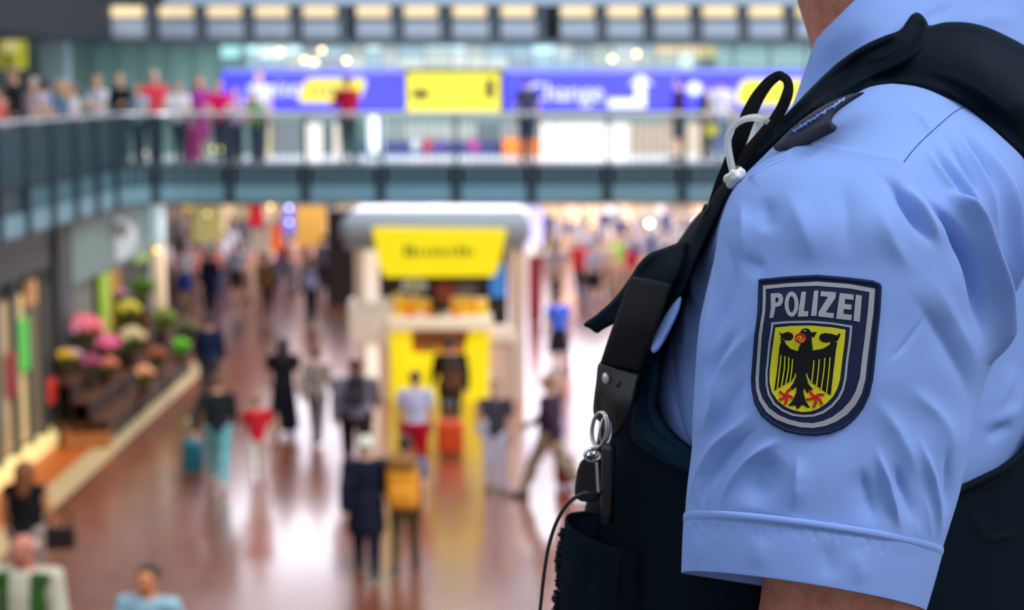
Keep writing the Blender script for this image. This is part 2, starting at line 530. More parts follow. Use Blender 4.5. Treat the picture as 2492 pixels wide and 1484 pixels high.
# ---- upper gallery: slab, fascia, railing following one path
TEAL_D = mat('dark_teal_paint', (44, 66, 76), 0.45)
TEAL_L = mat('teal_panel', (118, 162, 178), 0.4)
TEAL_M = mat('teal_slat', (66, 100, 114), 0.45)
path = [(-7.45, 14.0 + 1.55 * i) for i in range(12)]
cx, cy, cr = -6.15, 32.7, 1.3
path += [(cx - cr * math.cos(R(a)), cy + cr * math.sin(R(a))) for a in (0, 15, 30, 45, 60, 75, 90)]
path += [(-6.15 + 1.0 * i, 34.0) for i in range(1, 25)]
path = [Vector((p[0], p[1], 0)) for p in path]
seglen = [0.0]
for a, b in zip(path, path[1:]): seglen.append(seglen[-1] + (b - a).length)
def along(s):
    for i in range(len(path) - 1):
        if s <= seglen[i + 1] or i == len(path) - 2:
            t = (s - seglen[i]) / (seglen[i + 1] - seglen[i])
            d = (path[i + 1] - path[i]).normalized()
            return path[i].lerp(path[i + 1], t), d, Vector((d.y, -d.x, 0))       # point, tangent, towards the hall
def sweep(name, s0, s1, step, off0, off1, z0, z1, material, parent=None):
    n = max(1, int(math.ceil((s1 - s0) / step)))
    v, f = [], []
    for i in range(n + 1):
        p, d, nn = along(s0 + (s1 - s0) * i / n)
        for o_, z in ((off0, z0), (off1, z0), (off1, z1), (off0, z1)):
            q = p + nn * o_; v.append((q.x, q.y, z))
    for i in range(n):
        for k in range(4):
            f.append((i * 4 + k, i * 4 + (k + 1) % 4, (i + 1) * 4 + (k + 1) % 4, (i + 1) * 4 + k))
    f.append((3, 2, 1, 0)); f.append(tuple(n * 4 + k for k in range(4)))
    o = mesh_obj(name, v, f, material, parent)
    bm = bmesh.new(); bm.from_mesh(o.data); bmesh.ops.recalc_face_normals(bm, faces=bm.faces[:]); bm.to_mesh(o.data); bm.free()
    return o
LTOT = seglen[-1]
WHITE_FLOOR = mat('pale_polished_floor', (225, 232, 240), 0.22, noise=0.03)
gf = box('floor_gallery', -7.4, 20, 34.05, 41.5, 4.30, 4.5, WHITE_FLOOR); tag(gf, 'pale polished floor of the far upper gallery', kind='structure')
gl = box('floor_gallery_side', -14, -7.5, 12, 41.5, 4.30, 4.5, WHITE_FLOOR); tag(gl, 'pale floor of the side gallery', kind='structure')
o = box('ceiling_arcade', -7.4, 20, 34.1, 70, 3.78, 3.95, mat('arcade_ceiling', (170, 125, 95), 0.6)); tag(o, 'warm brown ceiling of the arcade under the gallery', kind='structure')
o = box('ceiling_arcade_side', -14, -7.5, 12, 70, 3.78, 3.95, mat('arcade_ceiling_dark', (70, 75, 78), 0.6)); tag(o, 'grey ceiling above the shops', kind='structure')
fascia = sweep('trim_2', 0, LTOT, 0.4, -0.3, -0.02, 3.75, 4.5, TEAL_D); tag(fascia, 'dark teal edge beam of the upper gallery', kind='structure')
POSTS = []
s_ = 0.55
while s_ < LTOT: POSTS.append(s_); s_ += 1.485
for i in range(len(POSTS) - 1):          # light lower panels and slatted upper panels between the posts
    sweep('fascia_panel', POSTS[i] + 0.09, POSTS[i + 1] - 0.09, 0.4, -0.02, 0.012, 3.79, 4.11, TEAL_L, fascia)
    n = 11
    for k in range(n):
        sc_ = POSTS[i] + 0.12 + (1.485 - 0.24) * (k + 0.5) / n
        if POSTS[i] > 12: sweep('fascia_slat', sc_ - 0.022, sc_ + 0.022, 1, -0.02, 0.02, 4.13, 4.46, TEAL_L if k % 2 else TEAL_M, fascia)
rail = empty('gallery_railing', (0, 34, 4.5))
tag(rail, 'dark teal balustrade with steel handrail around the upper gallery', 'railing')
STEEL = mat('brushed_steel', (205, 210, 212), 0.22, 0.9)
BAL = mat('baluster_paint', (66, 92, 100), 0.4)
def railed(o): o.location = o.location - rail.location if False else o.location; o.parent = rail; o.matrix_parent_inverse = Matrix.Translation(rail.location).inverted(); return o
railed(tube_obj('handrail', [along(LTOT * i / 160)[0] + Vector((0, 0, 5.5)) for i in range(161)], 0.045, STEEL))
bm = bmesh.new(); bmesh.ops.create_cube(bm, size=1); bmesh.ops.scale(bm, vec=(0.075, 0.11, 1.72), verts=bm.verts)
post_me = bpy.data.meshes.new('post'); bm.to_mesh(post_me); bm.free(); post_me.materials.append(TEAL_D)
bm = bmesh.new(); bmesh.ops.create_cube(bm, size=1); bmesh.ops.scale(bm, vec=(0.018, 0.03, 0.92), verts=bm.verts)
bal_me = bpy.data.meshes.new('baluster'); bm.to_mesh(bal_me); bm.free(); bal_me.materials.append(BAL)
for s_ in POSTS:
    p, d, nn = along(s_)
    o = link_mesh('post', post_me, None, p + Vector((0, 0, 4.61)) + nn * 0.03); o.rotation_euler.z = math.atan2(d.y, d.x); railed(o)
s_ = 9.6
while s_ < LTOT - 8:
    if min(abs(s_ - q) for q in POSTS) > 0.07:
        p, d, nn = along(s_)
        o = link_mesh('baluster', bal_me, None, p + Vector((0, 0, 4.98))); o.rotation_euler.z = math.atan2(d.y, d.x); railed(o)
    s_ += 0.132
railed(sweep('bottom_rail', 0, LTOT, 0.5, -0.03, 0.03, 4.53, 4.57, TEAL_D))

# ---- shop fronts of the far gallery (one plane, 39.6 m away)
GD = 39.6
o = box('wall_gallery_back', -14, 20, GD + 0.25, GD + 0.6, 4.5, 9, mat('back_wall', (88, 104, 104), 0.7)); tag(o, 'grey-green back wall of the upper gallery', kind='structure')
shop = empty('shop_front', (0, GD, 4.5)); tag(shop, 'glazed upper-level shop front with frosted green panes behind the gallery crowd', 'shop front')
def sh(o): o.parent = shop; o.matrix_parent_inverse = Matrix.Translation(shop.location).inverted(); return o
GREEN = mat('frosted_green_glass', (134, 172, 162), 0.25)
GREENL = mat('pale_mint_glass', (158, 196, 190), 0.3, emit=0.12)
ALU = mat('aluminium_frame', (120, 132, 138), 0.35, 0.6)
for i, x in enumerate(range(165, 540, 62)):
    sh(pbox('pane', x, x + 58, 98, 376, GD, 0.05, GREEN))
    sh(pbox('mullion', x + 58, x + 62, 98, 376, GD - 0.02, 0.1, mat('green_mullion', (112, 144, 138), 0.4)))
for x in range(1700, 2400, 88):
    sh(pbox('pane', x, x + 83, 108, 166, GD, 0.05, GREENL))
    sh(pbox('mullion', x + 83, x + 88, 108, 166, GD - 0.04, 0.1, ALU))
# lit upper windows between the soffit and the sign band: pane by pane
cols = [((200, 240, 245), 1.0), ((222, 245, 235), 0.95), ((170, 185, 175), 0.45), ((160, 172, 180), 0.35), ((190, 198, 190), 0.45), ((205, 212, 205), 0.5), ((160, 190, 200), 0.5), ((200, 225, 225), 0.7)]
rnd = random.Random(3)
x = 538
while x < 1694:
    w = rnd.choice((38, 46, 56, 66))
    c, e = cols[rnd.randrange(len(cols))] if x > 640 else cols[(x > 590) * 1]
    if x > 1570: c, e = (240, 215, 170), 0.6
    split = rnd.choice((122, 130, 140))
    sh(pbox('pane', x, x + w - 3, 112, split, GD, 0.05, mat('lit_pane', c, 0.3, emit=e * 0.95)))
    c2, e2 = cols[rnd.randrange(2, len(cols))]
    sh(pbox('pane', x, x + w - 3, split + 2, 166, GD, 0.05, mat('lit_pane', c2, 0.3, emit=e2 * 0.95)))
    x += w
sh(pbox('window_head', 535, 1700, 100, 111, GD - 0.05, 0.12, mat('blue_trim', (95, 105, 165), 0.5)))
# lower windows behind the railing
low = [(545, 610, (120, 138, 138), .1), (612, 622, (110, 120, 120), .1), (624, 660, (245, 226, 175), .55), (667, 722, (128, 134, 138), .15), (724, 736, (120, 130, 130), .1), (738, 782, (250, 236, 222), .6), (784, 812, (100, 118, 118), .0), (814, 842, (250, 234, 216), .55),
       (848, 890, (92, 125, 112), .1), (892, 935, (150, 165, 172), .2), (937, 985, (140, 152, 150), .2), (987, 1160, (172, 178, 172), .25), (1162, 1215, (110, 122, 128), .1), (1217, 1315, (150, 160, 162), .2),
       (1317, 1345, (250, 240, 230), .6), (1347, 1532, (246, 236, 224), .5), (1534, 1640, (176, 160, 140), .3), (1642, 1720, (205, 185, 160), .4), (1722, 2400, (140, 150, 155), .2)]
for x0, x1, c, e in low:
    sh(pbox('pane', x0, x1, 300, 376, GD, 0.05, mat('shop_pane', c, 0.25, emit=e * 0.6)))
sh(pbox('transom', 540, 2400, 272, 299, GD - 0.02, 0.08, mat('grey_green_transom', (120, 146, 142), 0.4)))
sh(pbox('plinth', 880, 1230, 345, 376, GD - 0.12, 0.1, mat('navy_plinth', (62, 72, 130), 0.5)))
for x0, x1, c in ((1030, 1050, (200, 70, 90)), (1140, 1165, (190, 70, 160)), (1000, 1022, (215, 215, 225)), (1060, 1075, (120, 80, 170))):
    sh(pbox('display_card', x0, x1, 338, 366, GD - 0.16, 0.03, mat('card', c, 0.6)))
BLUE = mat('sign_blue', (72, 70, 246), 0.4, emit=0.42)
YEL = mat('sign_yellow', (234, 216, 58), 0.4, emit=0.24)
WHT = mat('sign_white', (225, 228, 250), 0.4, emit=0.45)
BLK = mat('sign_black', (38, 38, 32), 0.5)
def sign(label, x0, x1, y0, y1, m, d=GD - 0.12):
    a, b = px(x0, y1, d), px(x1, y0, d)
    s = empty('sign_board', ((a.x + b.x) / 2, d, a.z)); tag(s, label, 'sign')
    o = box('panel', a.x, b.x, d, d + 0.08, a.z, b.z, m); o.parent = s; o.matrix_parent_inverse = Matrix.Translation(s.location).inverted()
    def add(o): o.parent = s; o.matrix_parent_inverse = Matrix.Translation(s.location).inverted(); return o
    return add
def ptext(add, s, x, y, hpx, d, m, shear=0.0, name='lettering'):
    sz = hpx / F * d / 0.72
    me = text_mesh(name, s, sz, 0.008, m, shear)
    p = px(x, y, d)
    o = link_mesh(name, me, None, p); o.rotation_euler = (math.pi / 2, 0, 0)
    bpy.context.view_layer.update()
    add(o); return o
def pshape(name, pts, d, th, m, hole=None):
    """prism standing at depth d with this pixel outline"""
    P = [px(x, y, d) for x, y in pts]; n = len(P)
    v = [(p.x, d, p.z) for p in P] + [(p.x, d + th, p.z) for p in P]
    f = [tuple(range(n)), tuple(range(2 * n - 1, n - 1, -1))] + [(i, i + n, (i + 1) % n + n, (i + 1) % n) for i in range(n)]
    o = mesh_obj(name, v, f, m)
    bm = bmesh.new(); bm.from_mesh(o.data); bmesh.ops.recalc_face_normals(bm, faces=bm.faces[:]); bm.to_mesh(o.data); bm.free()
    return o
def rrect(x0, x1, y0, y1, r, slant=0):
    out = []
    for cx_, cy_, a0 in ((x1 - r, y0 + r, -90), (x1 - r, y1 - r, 0), (x0 + r, y1 - r, 90), (x0 + r, y0 + r, 180)):
        for k in range(5):
            a = R(a0 + k * 22.5); X, Y = cx_ + r * math.cos(a), cy_ + r * math.sin(a)
            out.append((X + slant * ((y0 + y1) / 2 - Y) / (y1 - y0), Y))
    return out
SD = GD - 0.135
add = sign('long blue lit sign with white word and slanted yellow badge, behind the man in red', 540, 980, 176, 266, BLUE)
ptext(add, 'Reise', 606, 232, 40, SD, WHT, 0.25)
add(pshape('badge', rrect(732, 884, 190, 250, 16, 22), SD, 0.02, YEL))
for i, x in enumerate((752, 772, 790, 806, 822, 840)):
    add(pbox('badge_mark', x, x + 9, 212, 232, SD - 0.012, 0.02, mat('badge_grey', (150, 150, 120), 0.5)))
add(pbox('light_edge', 540, 980, 168, 176, SD, 0.03, mat('pale_blue_edge', (150, 160, 240), 0.4, emit=0.3)))
add = sign('square yellow sign with black pictograms between the two blue signs', 990, 1216, 176, 270, YEL)
add(pbox('frame', 984, 990, 172, 274, SD, 0.05, ALU)); add(pbox('frame', 1216, 1222, 172, 274, SD, 0.05, ALU))
add(pshape('pictogram', [(1003, 240), (1003, 225), (1008, 226), (1012, 205), (1015, 225), (1024, 212), (1030, 224), (1038, 214), (1044, 226), (1044, 240)], SD, 0.02, BLK))
add(pshape('pictogram', rrect(1181, 1202, 193, 240, 5), SD, 0.02, BLK))
for y in (206, 222, 238):
    add(pbox('ruled_line', 1062, 1165, y, y + 3, SD, 0.015, mat('faint_line', (195, 180, 60), 0.5)))
add(pbox('ruled_line', 1086, 1092, 200, 214, SD, 0.015, mat('faint_line', (150, 140, 60), 0.5)))
add = sign('long blue lit sign reading Change with a white bent arrow', 1230, 1960, 176, 264, BLUE)
ptext(add, 'Change', 1282, 245, 44, SD, WHT)
add(pbox('light_edge', 1230, 1960, 168, 176, SD, 0.03, mat('pale_blue_edge', (150, 160, 240), 0.4, emit=0.3)))
add(pshape('arrow', [(1480, 240), (1545, 240), (1545, 205), (1530, 205), (1560, 180), (1590, 205), (1572, 205), (1572, 262), (1480, 262)], SD, 0.02, WHT))
add(pshape('badge', rrect(1795, 1960, 192, 256, 20, 14), SD, 0.02, YEL))
add(pshape('round_mark', [(1690 + 18 * math.cos(a * .4), 215 + 16 * math.sin(a * .4)) for a in range(16)], SD, 0.02, WHT))
for x in range(1826, 1940, 22):
    add(pbox('badge_mark', x, x + 11, 212, 236, SD - 0.012, 0.02, mat('badge_grey', (170, 150, 90), 0.5)))

# little things in front of the upper shops
add = sign('tall white light box standing on the gallery floor beside the red-topped man', 898, 932, 284, 372, mat('lightbox_white', (235, 245, 250), 0.4, emit=0.9), 37.2)
add(pbox('foot', 893, 937, 372, 382, 37.1, 0.3, ALU))
o = pbox('orange_crate', 1224, 1312, 338, 376, 38.9, 0.5, mat('orange_plastic', (255, 135, 40), 0.5, emit=0.15), None, 0.03); tag(o, 'orange counter box low on the far gallery behind the grey-shirted man', 'box')
bulb = sphere_mesh('bulb', 0.05); bulb.materials.append(None)
def lamp(x, y, d, label, rgb=(255, 214, 160), e=9.0, r=1.0, top=None):
    p = px(x, y, d)
    root = empty('pendant_lamp', p); tag(root, label, 'lamp', None)
    b = link_mesh('bulb', bulb, root, (0, 0, 0), mat('lamp_glow', rgb, 0.4, emit=e, noise=0)); b.scale = (r, r, r)
    zt = (top if top else p.z + 0.5) - p.z
    bm = bmesh.new(); cyl_bm(bm, (0, 0, 0.04 * r), (0, 0, zt), 0.008, 0.008, 6)
    bm_obj('cord', bm, mat('lamp_cord', (40, 40, 42), 0.5), root)
    bm = bmesh.new(); cyl_bm(bm, (0, 0, 0.03 * r), (0, 0, 0.09 * r), 0.03 * r, 0.015 * r, 8)
    bm_obj('socket', bm, mat('lamp_cord', (40, 40, 42), 0.5), root)
for i, (x, y) in enumerate(((681, 125), (741, 145), (765, 150), (783, 122), (843, 147), (1490, 143), (1550, 130))):
    lamp(x, y, 39.2, ('leftmost warm pendant lamp over the blue sign', 'warm pendant lamp, left one of the low touching pair', 'warm pendant lamp, right one of the low touching pair', 'warm pendant lamp above the touching pair',
                      'warm pendant lamp above the man in red', 'lower warm pendant lamp right of the yellow sign', 'higher warm pendant lamp right of the yellow sign')[i], e=7.0, top=7.05)
# ---- row of lit ceiling bays above the gallery
BD = 38.6
o = box('ceiling_upper', -7.6, 20, BD - 0.4, 46, 7.83, 9.2, mat('blue_grey_slab', (176, 196, 214), 0.6)); tag(o, 'blue-grey edge of the upper slab above the row of lights', kind='structure')
o = pbox('trim_3', 200, 2400, 96, 108, BD - 0.1, 1.2, mat('grey_beam', (74, 88, 96), 0.5)); tag(o, 'dark grey beam under the row of lit ceiling bays', kind='structure')
o = box('wall_upper_bays', -10.5, 20, BD + 0.5, BD + 0.8, 7.0, 7.9, mat('bay_back', (70, 80, 88), 0.6)); tag(o, 'dark back of the ceiling bays', kind='structure')
BAYP = mat('bay_panel', (200, 211, 226), 0.45)
BAYD = mat('bay_divider', (104, 116, 128), 0.5)
bays = [308, 428, 545, 661, 778, 908, 1024, 1143, 1260, 1405, 1519, 1636, 1751, 1864, 1980]
words_ = ['first', 'second', 'third', 'fourth', 'fifth', 'sixth', 'seventh', 'eighth', 'ninth', 'tenth', 'eleventh', 'twelfth', 'thirteenth', 'fourteenth', 'fifteenth']
for i, x in enumerate(bays):
    c = px(x, 96, BD); root = empty('ceiling_light', (c.x, BD, c.z))
    tag(root, words_[i] + ' warm lamp bay from the left in the row under the upper slab', 'ceiling light', 'warm lamp bays under the upper slab')
    def ad(o): o.parent = root; o.matrix_parent_inverse = Matrix.Translation(root.location).inverted(); return o
    ad(pbox('panel', x - 42, x + 48, 50, 95, BD, 0.25, BAYP, None, 0.04))
    ad(pbox('lamp', x - 40, x + 40, 16, 41, BD + 0.12, 0.1, mat('warm_lamp', (255, 226, 178), 0.4, emit=0.85, noise=0)))
    ad(pbox('housing', x - 46, x + 52, 41, 49, BD + 0.05, 0.4, BAYD))
    ad(pbox('divider', x + 52, x + 66, 14, 96, BD - 0.05, 0.5, BAYD))
o = box('ceiling_side', -14, -8.75, 24, 38.2, 7.0, 8.6, mat('dark_soffit', (26, 36, 44), 0.6)); tag(o, 'dark soffit above the side gallery', kind='structure')
o = box('wall_side_gallery', -14.3, -14, 12, 41, 4.5, 8.6, mat('side_wall', (60, 80, 84), 0.7)); tag(o, 'wall at the back of the side gallery', kind='structure')
o = pbox('trim_4', 100, 162, 84, 376, 37.5, 0.4, mat('pale_pillar', (178, 204, 214), 0.4), None, 0.05); tag(o, 'pale blue-white pillar at the corner of the upper gallery', kind='structure')
add = sign('yellow-green lit sign at the upper left corner above the crowd', 0, 62, 92, 168, mat('lime_sign', (215, 220, 60), 0.4, emit=0.35), 36.5)
add(pbox('pale_spot', 12, 40, 95, 128, 36.46, 0.03, mat('cream_spot', (240, 220, 160), 0.4, emit=0.5)))
add(pbox('dark_stripe', 14, 24, 128, 168, 36.46, 0.03, BLK))

# ---- arcade under the gallery: back wall with shop panels, pillars, lights
AD = 68.0
o = box('wall_arcade_back', -14, 20, AD, AD + 0.3, 0, 3.9, mat('arcade_wall', (170, 145, 125), 0.7)); tag(o, 'brown back wall of the arcade', kind='structure')
arc = empty('shop_front', (0, AD, 0)); tag(arc, 'row of lit ground-floor shop windows at the far back of the arcade', 'shop front')
def ar(o): o.parent = arc; o.matrix_parent_inverse = Matrix.Translation(arc.location).inverted(); return o
rnd = random.Random(5)
x = 395
while x < 1800:
    w = rnd.choice((34, 42, 52))
    c, e = rnd.choice((((240, 205, 165), .5), ((200, 180, 140), .3), ((160, 140, 120), .2), ((235, 225, 215), .55), ((120, 105, 95), .1), ((225, 190, 110), .4)))
    ar(pbox('pane', x, x + w - 4, 500, 598, AD - 0.06, 0.05, mat('arcade_pane', c, 0.3, emit=e * 1.3)))
    ar(pbox('fascia_board', x, x + w - 2, 470, 498, AD - 0.15, 0.1, mat('arcade_board', rnd.choice(((190, 140, 100), (215, 175, 120), (150, 110, 90), (120, 90, 80))), 0.5, emit=0.12)))
    x += w
def panel(label, x0, x1, y0, y1, d, rgb, e=0.25, cat='sign', th=0.08):
    add = sign(label, x0, x1, y0, y1, mat('lit_panel', rgb, 0.45, emit=e), d)
    add(pbox('edge_strip', x0 - 3, x1 + 3, y0 - 4, y0, d - 0.02, 0.1, ALU))
    zt = px(x0, y0, d).z
    if zt < 3.7 and y1 < 700:
        for xx in (x0 + 5, x1 - 5):
            p = px(xx, y0, d); add(box('hanger_rod', p.x - 0.01, p.x + 0.01, d + 0.03, d + 0.05, zt, 3.78, ALU))
    return add
panel('red hanging sign under the gallery left of the kiosk', 606, 640, 500, 552, 42.0, (215, 25, 45), 0.35)
panel('blue and white hanging sign left of the kiosk', 688, 716, 498, 566, 42.2, (120, 125, 245), 0.5)
panel('amber lit shop board between the blue sign and the dark pillar', 722, 792, 500, 600, 50.0, (215, 160, 70), 0.35)
panel('orange poster hanging below the red sign', 660, 686, 545, 610, 43.0, (255, 110, 30), 0.3)
panel('cream poster below the red sign', 612, 656, 556, 612, 44.0, (220, 210, 190), 0.2)
panel('yellowish lit board above the crowd by the steel column', 470, 540, 500, 590, 51.0, (205, 190, 120), 0.3)
panel('lavender and white poster at the right end of the kiosk roof', 1268, 1322, 502, 596, 40.5, (205, 200, 245), 0.35)
panel('dark red banner standing right of the kiosk', 1286, 1318, 625, 786, 44.0, (150, 22, 40), 0.05)
o = pbox('trim_5', 798, 862, 512, 742, 47.5, 0.8, mat('dark_pillar', (42, 34, 34), 0.6)); tag(o, 'dark brown pillar left of the kiosk', kind='structure')
# steel column; its warm shine and pale reflection are painted as glow
c0 = px(388, 700, 36.8); root = empty('steel_column', (c0.x, 36.8, 0))
tag(root, 'slim steel column with painted shine at the corner of the arcade, left of the crowd', 'column')
bm = bmesh.new(); cyl_bm(bm, (0, 0, 0), (0, 0, 3.77), 0.14, 0.14, 20); bm_obj('shaft', bm, mat('column_painted_shine', (236, 208, 168), 0.4, emit=0.34), root, True)
bm = bmesh.new(); cyl_bm(bm, (0, 0, 2.68), (0, 0, 3.52), 0.152, 0.152, 20); bm_obj('painted_shine_band', bm, mat('column_painted_reflection', (205, 230, 232), 0.4, emit=0.45), root, True)
bm = bmesh.new(); cyl_bm(bm, (0, 0, 0.0), (0, 0, 0.1), 0.2, 0.18, 20); bm_obj('base', bm, STEEL, root, True)
for i, (x, y, d, e, rgb, lb) in enumerate(((658, 502, 40, 5, (255, 225, 160), 'round warm lamp beside the red hanging sign'), (704, 505, 40, 6, (235, 235, 255), 'round white lamp above the blue hanging sign'), (704, 540, 40.5, 5, (215, 220, 255), 'round bluish lamp low on the blue hanging sign'),
        (1185, 511, 40, 6, (235, 255, 225), 'round white lamp above the kiosk roof'), (1580, 543, 40, 22, (255, 226, 180), 'brightest round warm lamp above the right-hand crowd'), (1697, 541, 40, 20, (255, 222, 175), 'round warm lamp partly behind the officer vest'),
        (382, 608, 36.5, 5, (255, 205, 130), 'round amber lamp on the slim column'), (20, 774, 28.4, 5, (255, 225, 150), 'round cream lamp by the left shop window'), (505, 520, 46, 3, (250, 235, 140), 'round yellow lamp over the left crowd'), (352, 372, 36.5, 3, (255, 225, 180), 'small warm lamp behind the side railing'),
        (520, 362, 36.0, 3.5, (235, 215, 120), 'yellow lamp, left of the low pair behind the railing'), (536, 362, 36.0, 3.5, (235, 225, 110), 'yellow lamp, right of the low pair behind the railing'))):
    lamp(x, y, d, lb, rgb, e, 1.0 if e > 15 else 0.8, top=4.5 if y < 400 else 3.77)
# arcade ceiling lights (glowing panels under the gallery)
def area(name, loc, sx, sy, power, rgb, rot=(0, 0, 0)):
    l = bpy.data.lights.new(name, 'AREA'); l.shape = 'RECTANGLE'; l.size = sx; l.size_y = sy; l.energy = power; l.color = rgb
    o = bpy.data.objects.new(name, l); o.location = loc; o.rotation_euler = rot; COL.objects.link(o); return o
LUM = mat('luminous_ceiling', (228, 238, 255), 0.5, emit=4.0, noise=0)
ADDED_GLOW = mat('added_ceiling_glow', (236, 240, 255), 0.5, emit=5.5, noise=0)  # unseen front row, added to whiten the floor reflection
ceil = bpy.data.objects['ceiling_arcade']
for i in range(7):                   # luminous ceiling panels of the arcade, an added front row and a rear field
    keep(box('glow_panel', -6.4 + i * 2.2, -4.25 + i * 2.2, 34.6, 39.2, 3.74, 3.78, ADDED_GLOW), ceil)  # added front row, unseen
for r_ in range(6):
    for i in range(9): keep(box('glow_panel', -7.2 + i * 2.1, -5.15 + i * 2.1, 47 + r_ * 3.4, 50.3 + r_ * 3.4, 3.74, 3.78, LUM), ceil)
area('flower_shop_light', (-8.6, 31, 3.6), 1.6, 10, 130, (1.0, 0.82, 0.6))
area('upper_shop_light', (2, 37.6, 7.0), 18, 1.5, 280, (0.95, 0.97, 1.0))
area('gallery_floor_fill', (3.5, 35.6, 7.4), 19, 0.9, 330, (0.95, 0.98, 1.0))  # unseen fill added to brighten the gallery floor near the railing
# flight of stairs below the frame, leading up towards the camera
stairs = box('stairs', -5.6, -1.6, 10.2, 14.9, -0.02, 0.16, mat('stair_stone', (128, 112, 104), 0.5)); tag(stairs, 'stone stairs rising from the hall towards the near gallery', kind='structure')
for i in range(1, 12):
    keep(box('step', -5.6, -1.6, 10.2, 14.9 - i * 0.34, 0.16 * i, 0.16 * (i + 1), mat('stair_stone', (128, 112, 104), 0.5)), stairs)

# ================================================================ KIOSK
KD = 33.0
kp = px(1070, 962, KD); KZ = 0.0
kiosk = empty('market_kiosk', (kp.x, KD, 0)); tag(kiosk, 'food kiosk with pale grey roof and bright yellow fronts in the middle of the hall', 'kiosk')
def kk(o): o.parent = kiosk; o.matrix_parent_inverse = Matrix.Translation(kiosk.location).inverted(); return o
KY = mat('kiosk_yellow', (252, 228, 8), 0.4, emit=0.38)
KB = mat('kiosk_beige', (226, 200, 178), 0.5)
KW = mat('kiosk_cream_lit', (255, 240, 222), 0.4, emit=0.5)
KG = mat('kiosk_roof_grey', (150, 157, 166), 0.5)
a, b = px(828, 603, KD), px(1292, 524, KD)
roof = kk(box('roof', a.x, b.x, KD - 0.2, KD + 3.0, a.z + 0.05, b.z, KG, None, 0.22))
kk(box('roof_edge', a.x + 0.1, b.x - 0.1, KD - 0.1, KD + 2.9, a.z - 0.03, a.z + 0.08, KG, None, 0.03))
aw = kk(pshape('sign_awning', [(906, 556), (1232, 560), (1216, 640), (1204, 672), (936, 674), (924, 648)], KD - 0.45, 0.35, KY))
gm = mat('sign_green', (84, 130, 14), 0.5)
for i, (x, w_, y0, y1) in enumerate(((984, 9, 594, 624), (1000, 10, 598, 624), (1018, 6, 606, 624), (1034, 8, 604, 622), (1052, 6, 602, 624), (1066, 6, 600, 624), (1080, 8, 606, 622), (1096, 6, 602, 622), (1112, 9, 598, 624), (1130, 8, 598, 624), (1146, 6, 606, 622))):
    o = kk(pbox('sign_letter', x, x + w_, y0, y1, KD - 0.47, 0.03, gm))
for x0, x1, m in ((866, 882, KB), (892, 918, KW), (1246, 1278, KB)):
    kk(pbox('post', x0, x1, 600, 976, KD - 0.04, 0.16, m))
for x0, x1 in ((868, 884), (1240, 1262)):
    kk(pbox('post', x0, x1, 600, 905, KD + 2.6, 0.14, KB))
kk(pbox('back_wall', 925, 1235, 600, 860, KD + 2.2, 0.1, mat('kiosk_back', (48, 42, 36), 0.6)))
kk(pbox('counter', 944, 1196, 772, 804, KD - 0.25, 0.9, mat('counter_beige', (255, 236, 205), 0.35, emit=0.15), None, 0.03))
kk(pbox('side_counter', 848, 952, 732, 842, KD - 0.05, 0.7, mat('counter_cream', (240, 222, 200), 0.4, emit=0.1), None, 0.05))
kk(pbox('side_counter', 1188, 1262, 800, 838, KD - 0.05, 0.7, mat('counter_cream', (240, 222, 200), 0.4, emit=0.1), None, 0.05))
kk(pbox('base_panel', 872, 950, 842, 975, KD, 0.6, mat('base_rose', (232, 200, 180), 0.5)))
kk(pbox('base_panel', 1190, 1278, 840, 975, KD, 0.6, mat('base_rose', (226, 194, 178), 0.5)))
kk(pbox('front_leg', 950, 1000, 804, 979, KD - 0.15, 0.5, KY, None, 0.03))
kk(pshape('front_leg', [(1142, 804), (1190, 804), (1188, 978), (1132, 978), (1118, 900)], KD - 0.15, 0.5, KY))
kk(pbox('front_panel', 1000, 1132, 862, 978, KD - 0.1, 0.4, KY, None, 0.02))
kk(pbox('display_back', 1000, 1140, 804, 862, KD + 0.25, 0.1, mat('display_brown', (150, 95, 60), 0.6)))
kk(pbox('menu_board', 1062, 1108, 690, 735, KD + 1.9, 0.05, mat('menu_red', (165, 80, 70), 0.5)))
kk(pbox('menu_board', 1112, 1160, 688, 730, KD + 1.9, 0.05, mat('menu_grey', (120, 115, 118), 0.5)))
kk(pbox('side_screen', 1192, 1232, 640, 722, KD + 0.4, 0.06, mat('screen_blue', (58, 140, 232), 0.4, emit=0.35)))
cup_bm = bmesh.new(); cyl_bm(cup_bm, (0, 0, 0), (0, 0, 0.26), 0.07, 0.09, 14); 
cup_me = bpy.data.meshes.new('drink_cup'); cup_bm.to_mesh(cup_me); cup_bm.free(); cup_me.materials.append(None)
lid_bm = bmesh.new(); cyl_bm(lid_bm, (0, 0, 0.26), (0, 0, 0.30), 0.095, 0.06, 14)
lid_me = bpy.data.meshes.new('lid'); lid_bm.to_mesh(lid_me); lid_bm.free(); lid_me.materials.append(None)
zc = px(1000, 772, KD).z
tall = ((968, 1.55), (985, 1.35), (1003, 1.3), (1020, 1.25), (1037, 1.2), (1105, 1.3), (1122, 1.35), (1140, 1.3), (1160, 1.25), (1176, 1.2))
for i, (x, s) in enumerate(tall):
    p = px(x, 772, KD)
    o = link_mesh('juice_cup', cup_me, None, (p.x, KD + 0.1 + 0.05 * (i % 2), zc), mat('juice', (255, 186, 30) if i % 3 else (250, 205, 60), 0.35, emit=0.15)); o.scale = (0.95, 0.95, s)
    tag(o, '%s cup of yellow juice from the left in the %s row on the kiosk counter' % (words_[i % 5], 'left' if i < 5 else 'right'), 'cup', 'juice cups, left row on the counter' if i < 5 else 'juice cups, right row on the counter')
    link_mesh('lid', lid_me, o, None, mat('cup_lid', (255, 232, 170), 0.3))
fr = sphere_mesh('fruit', 0.06, 12, 8, (1, 1, 0.95)); fr.materials.append(None)
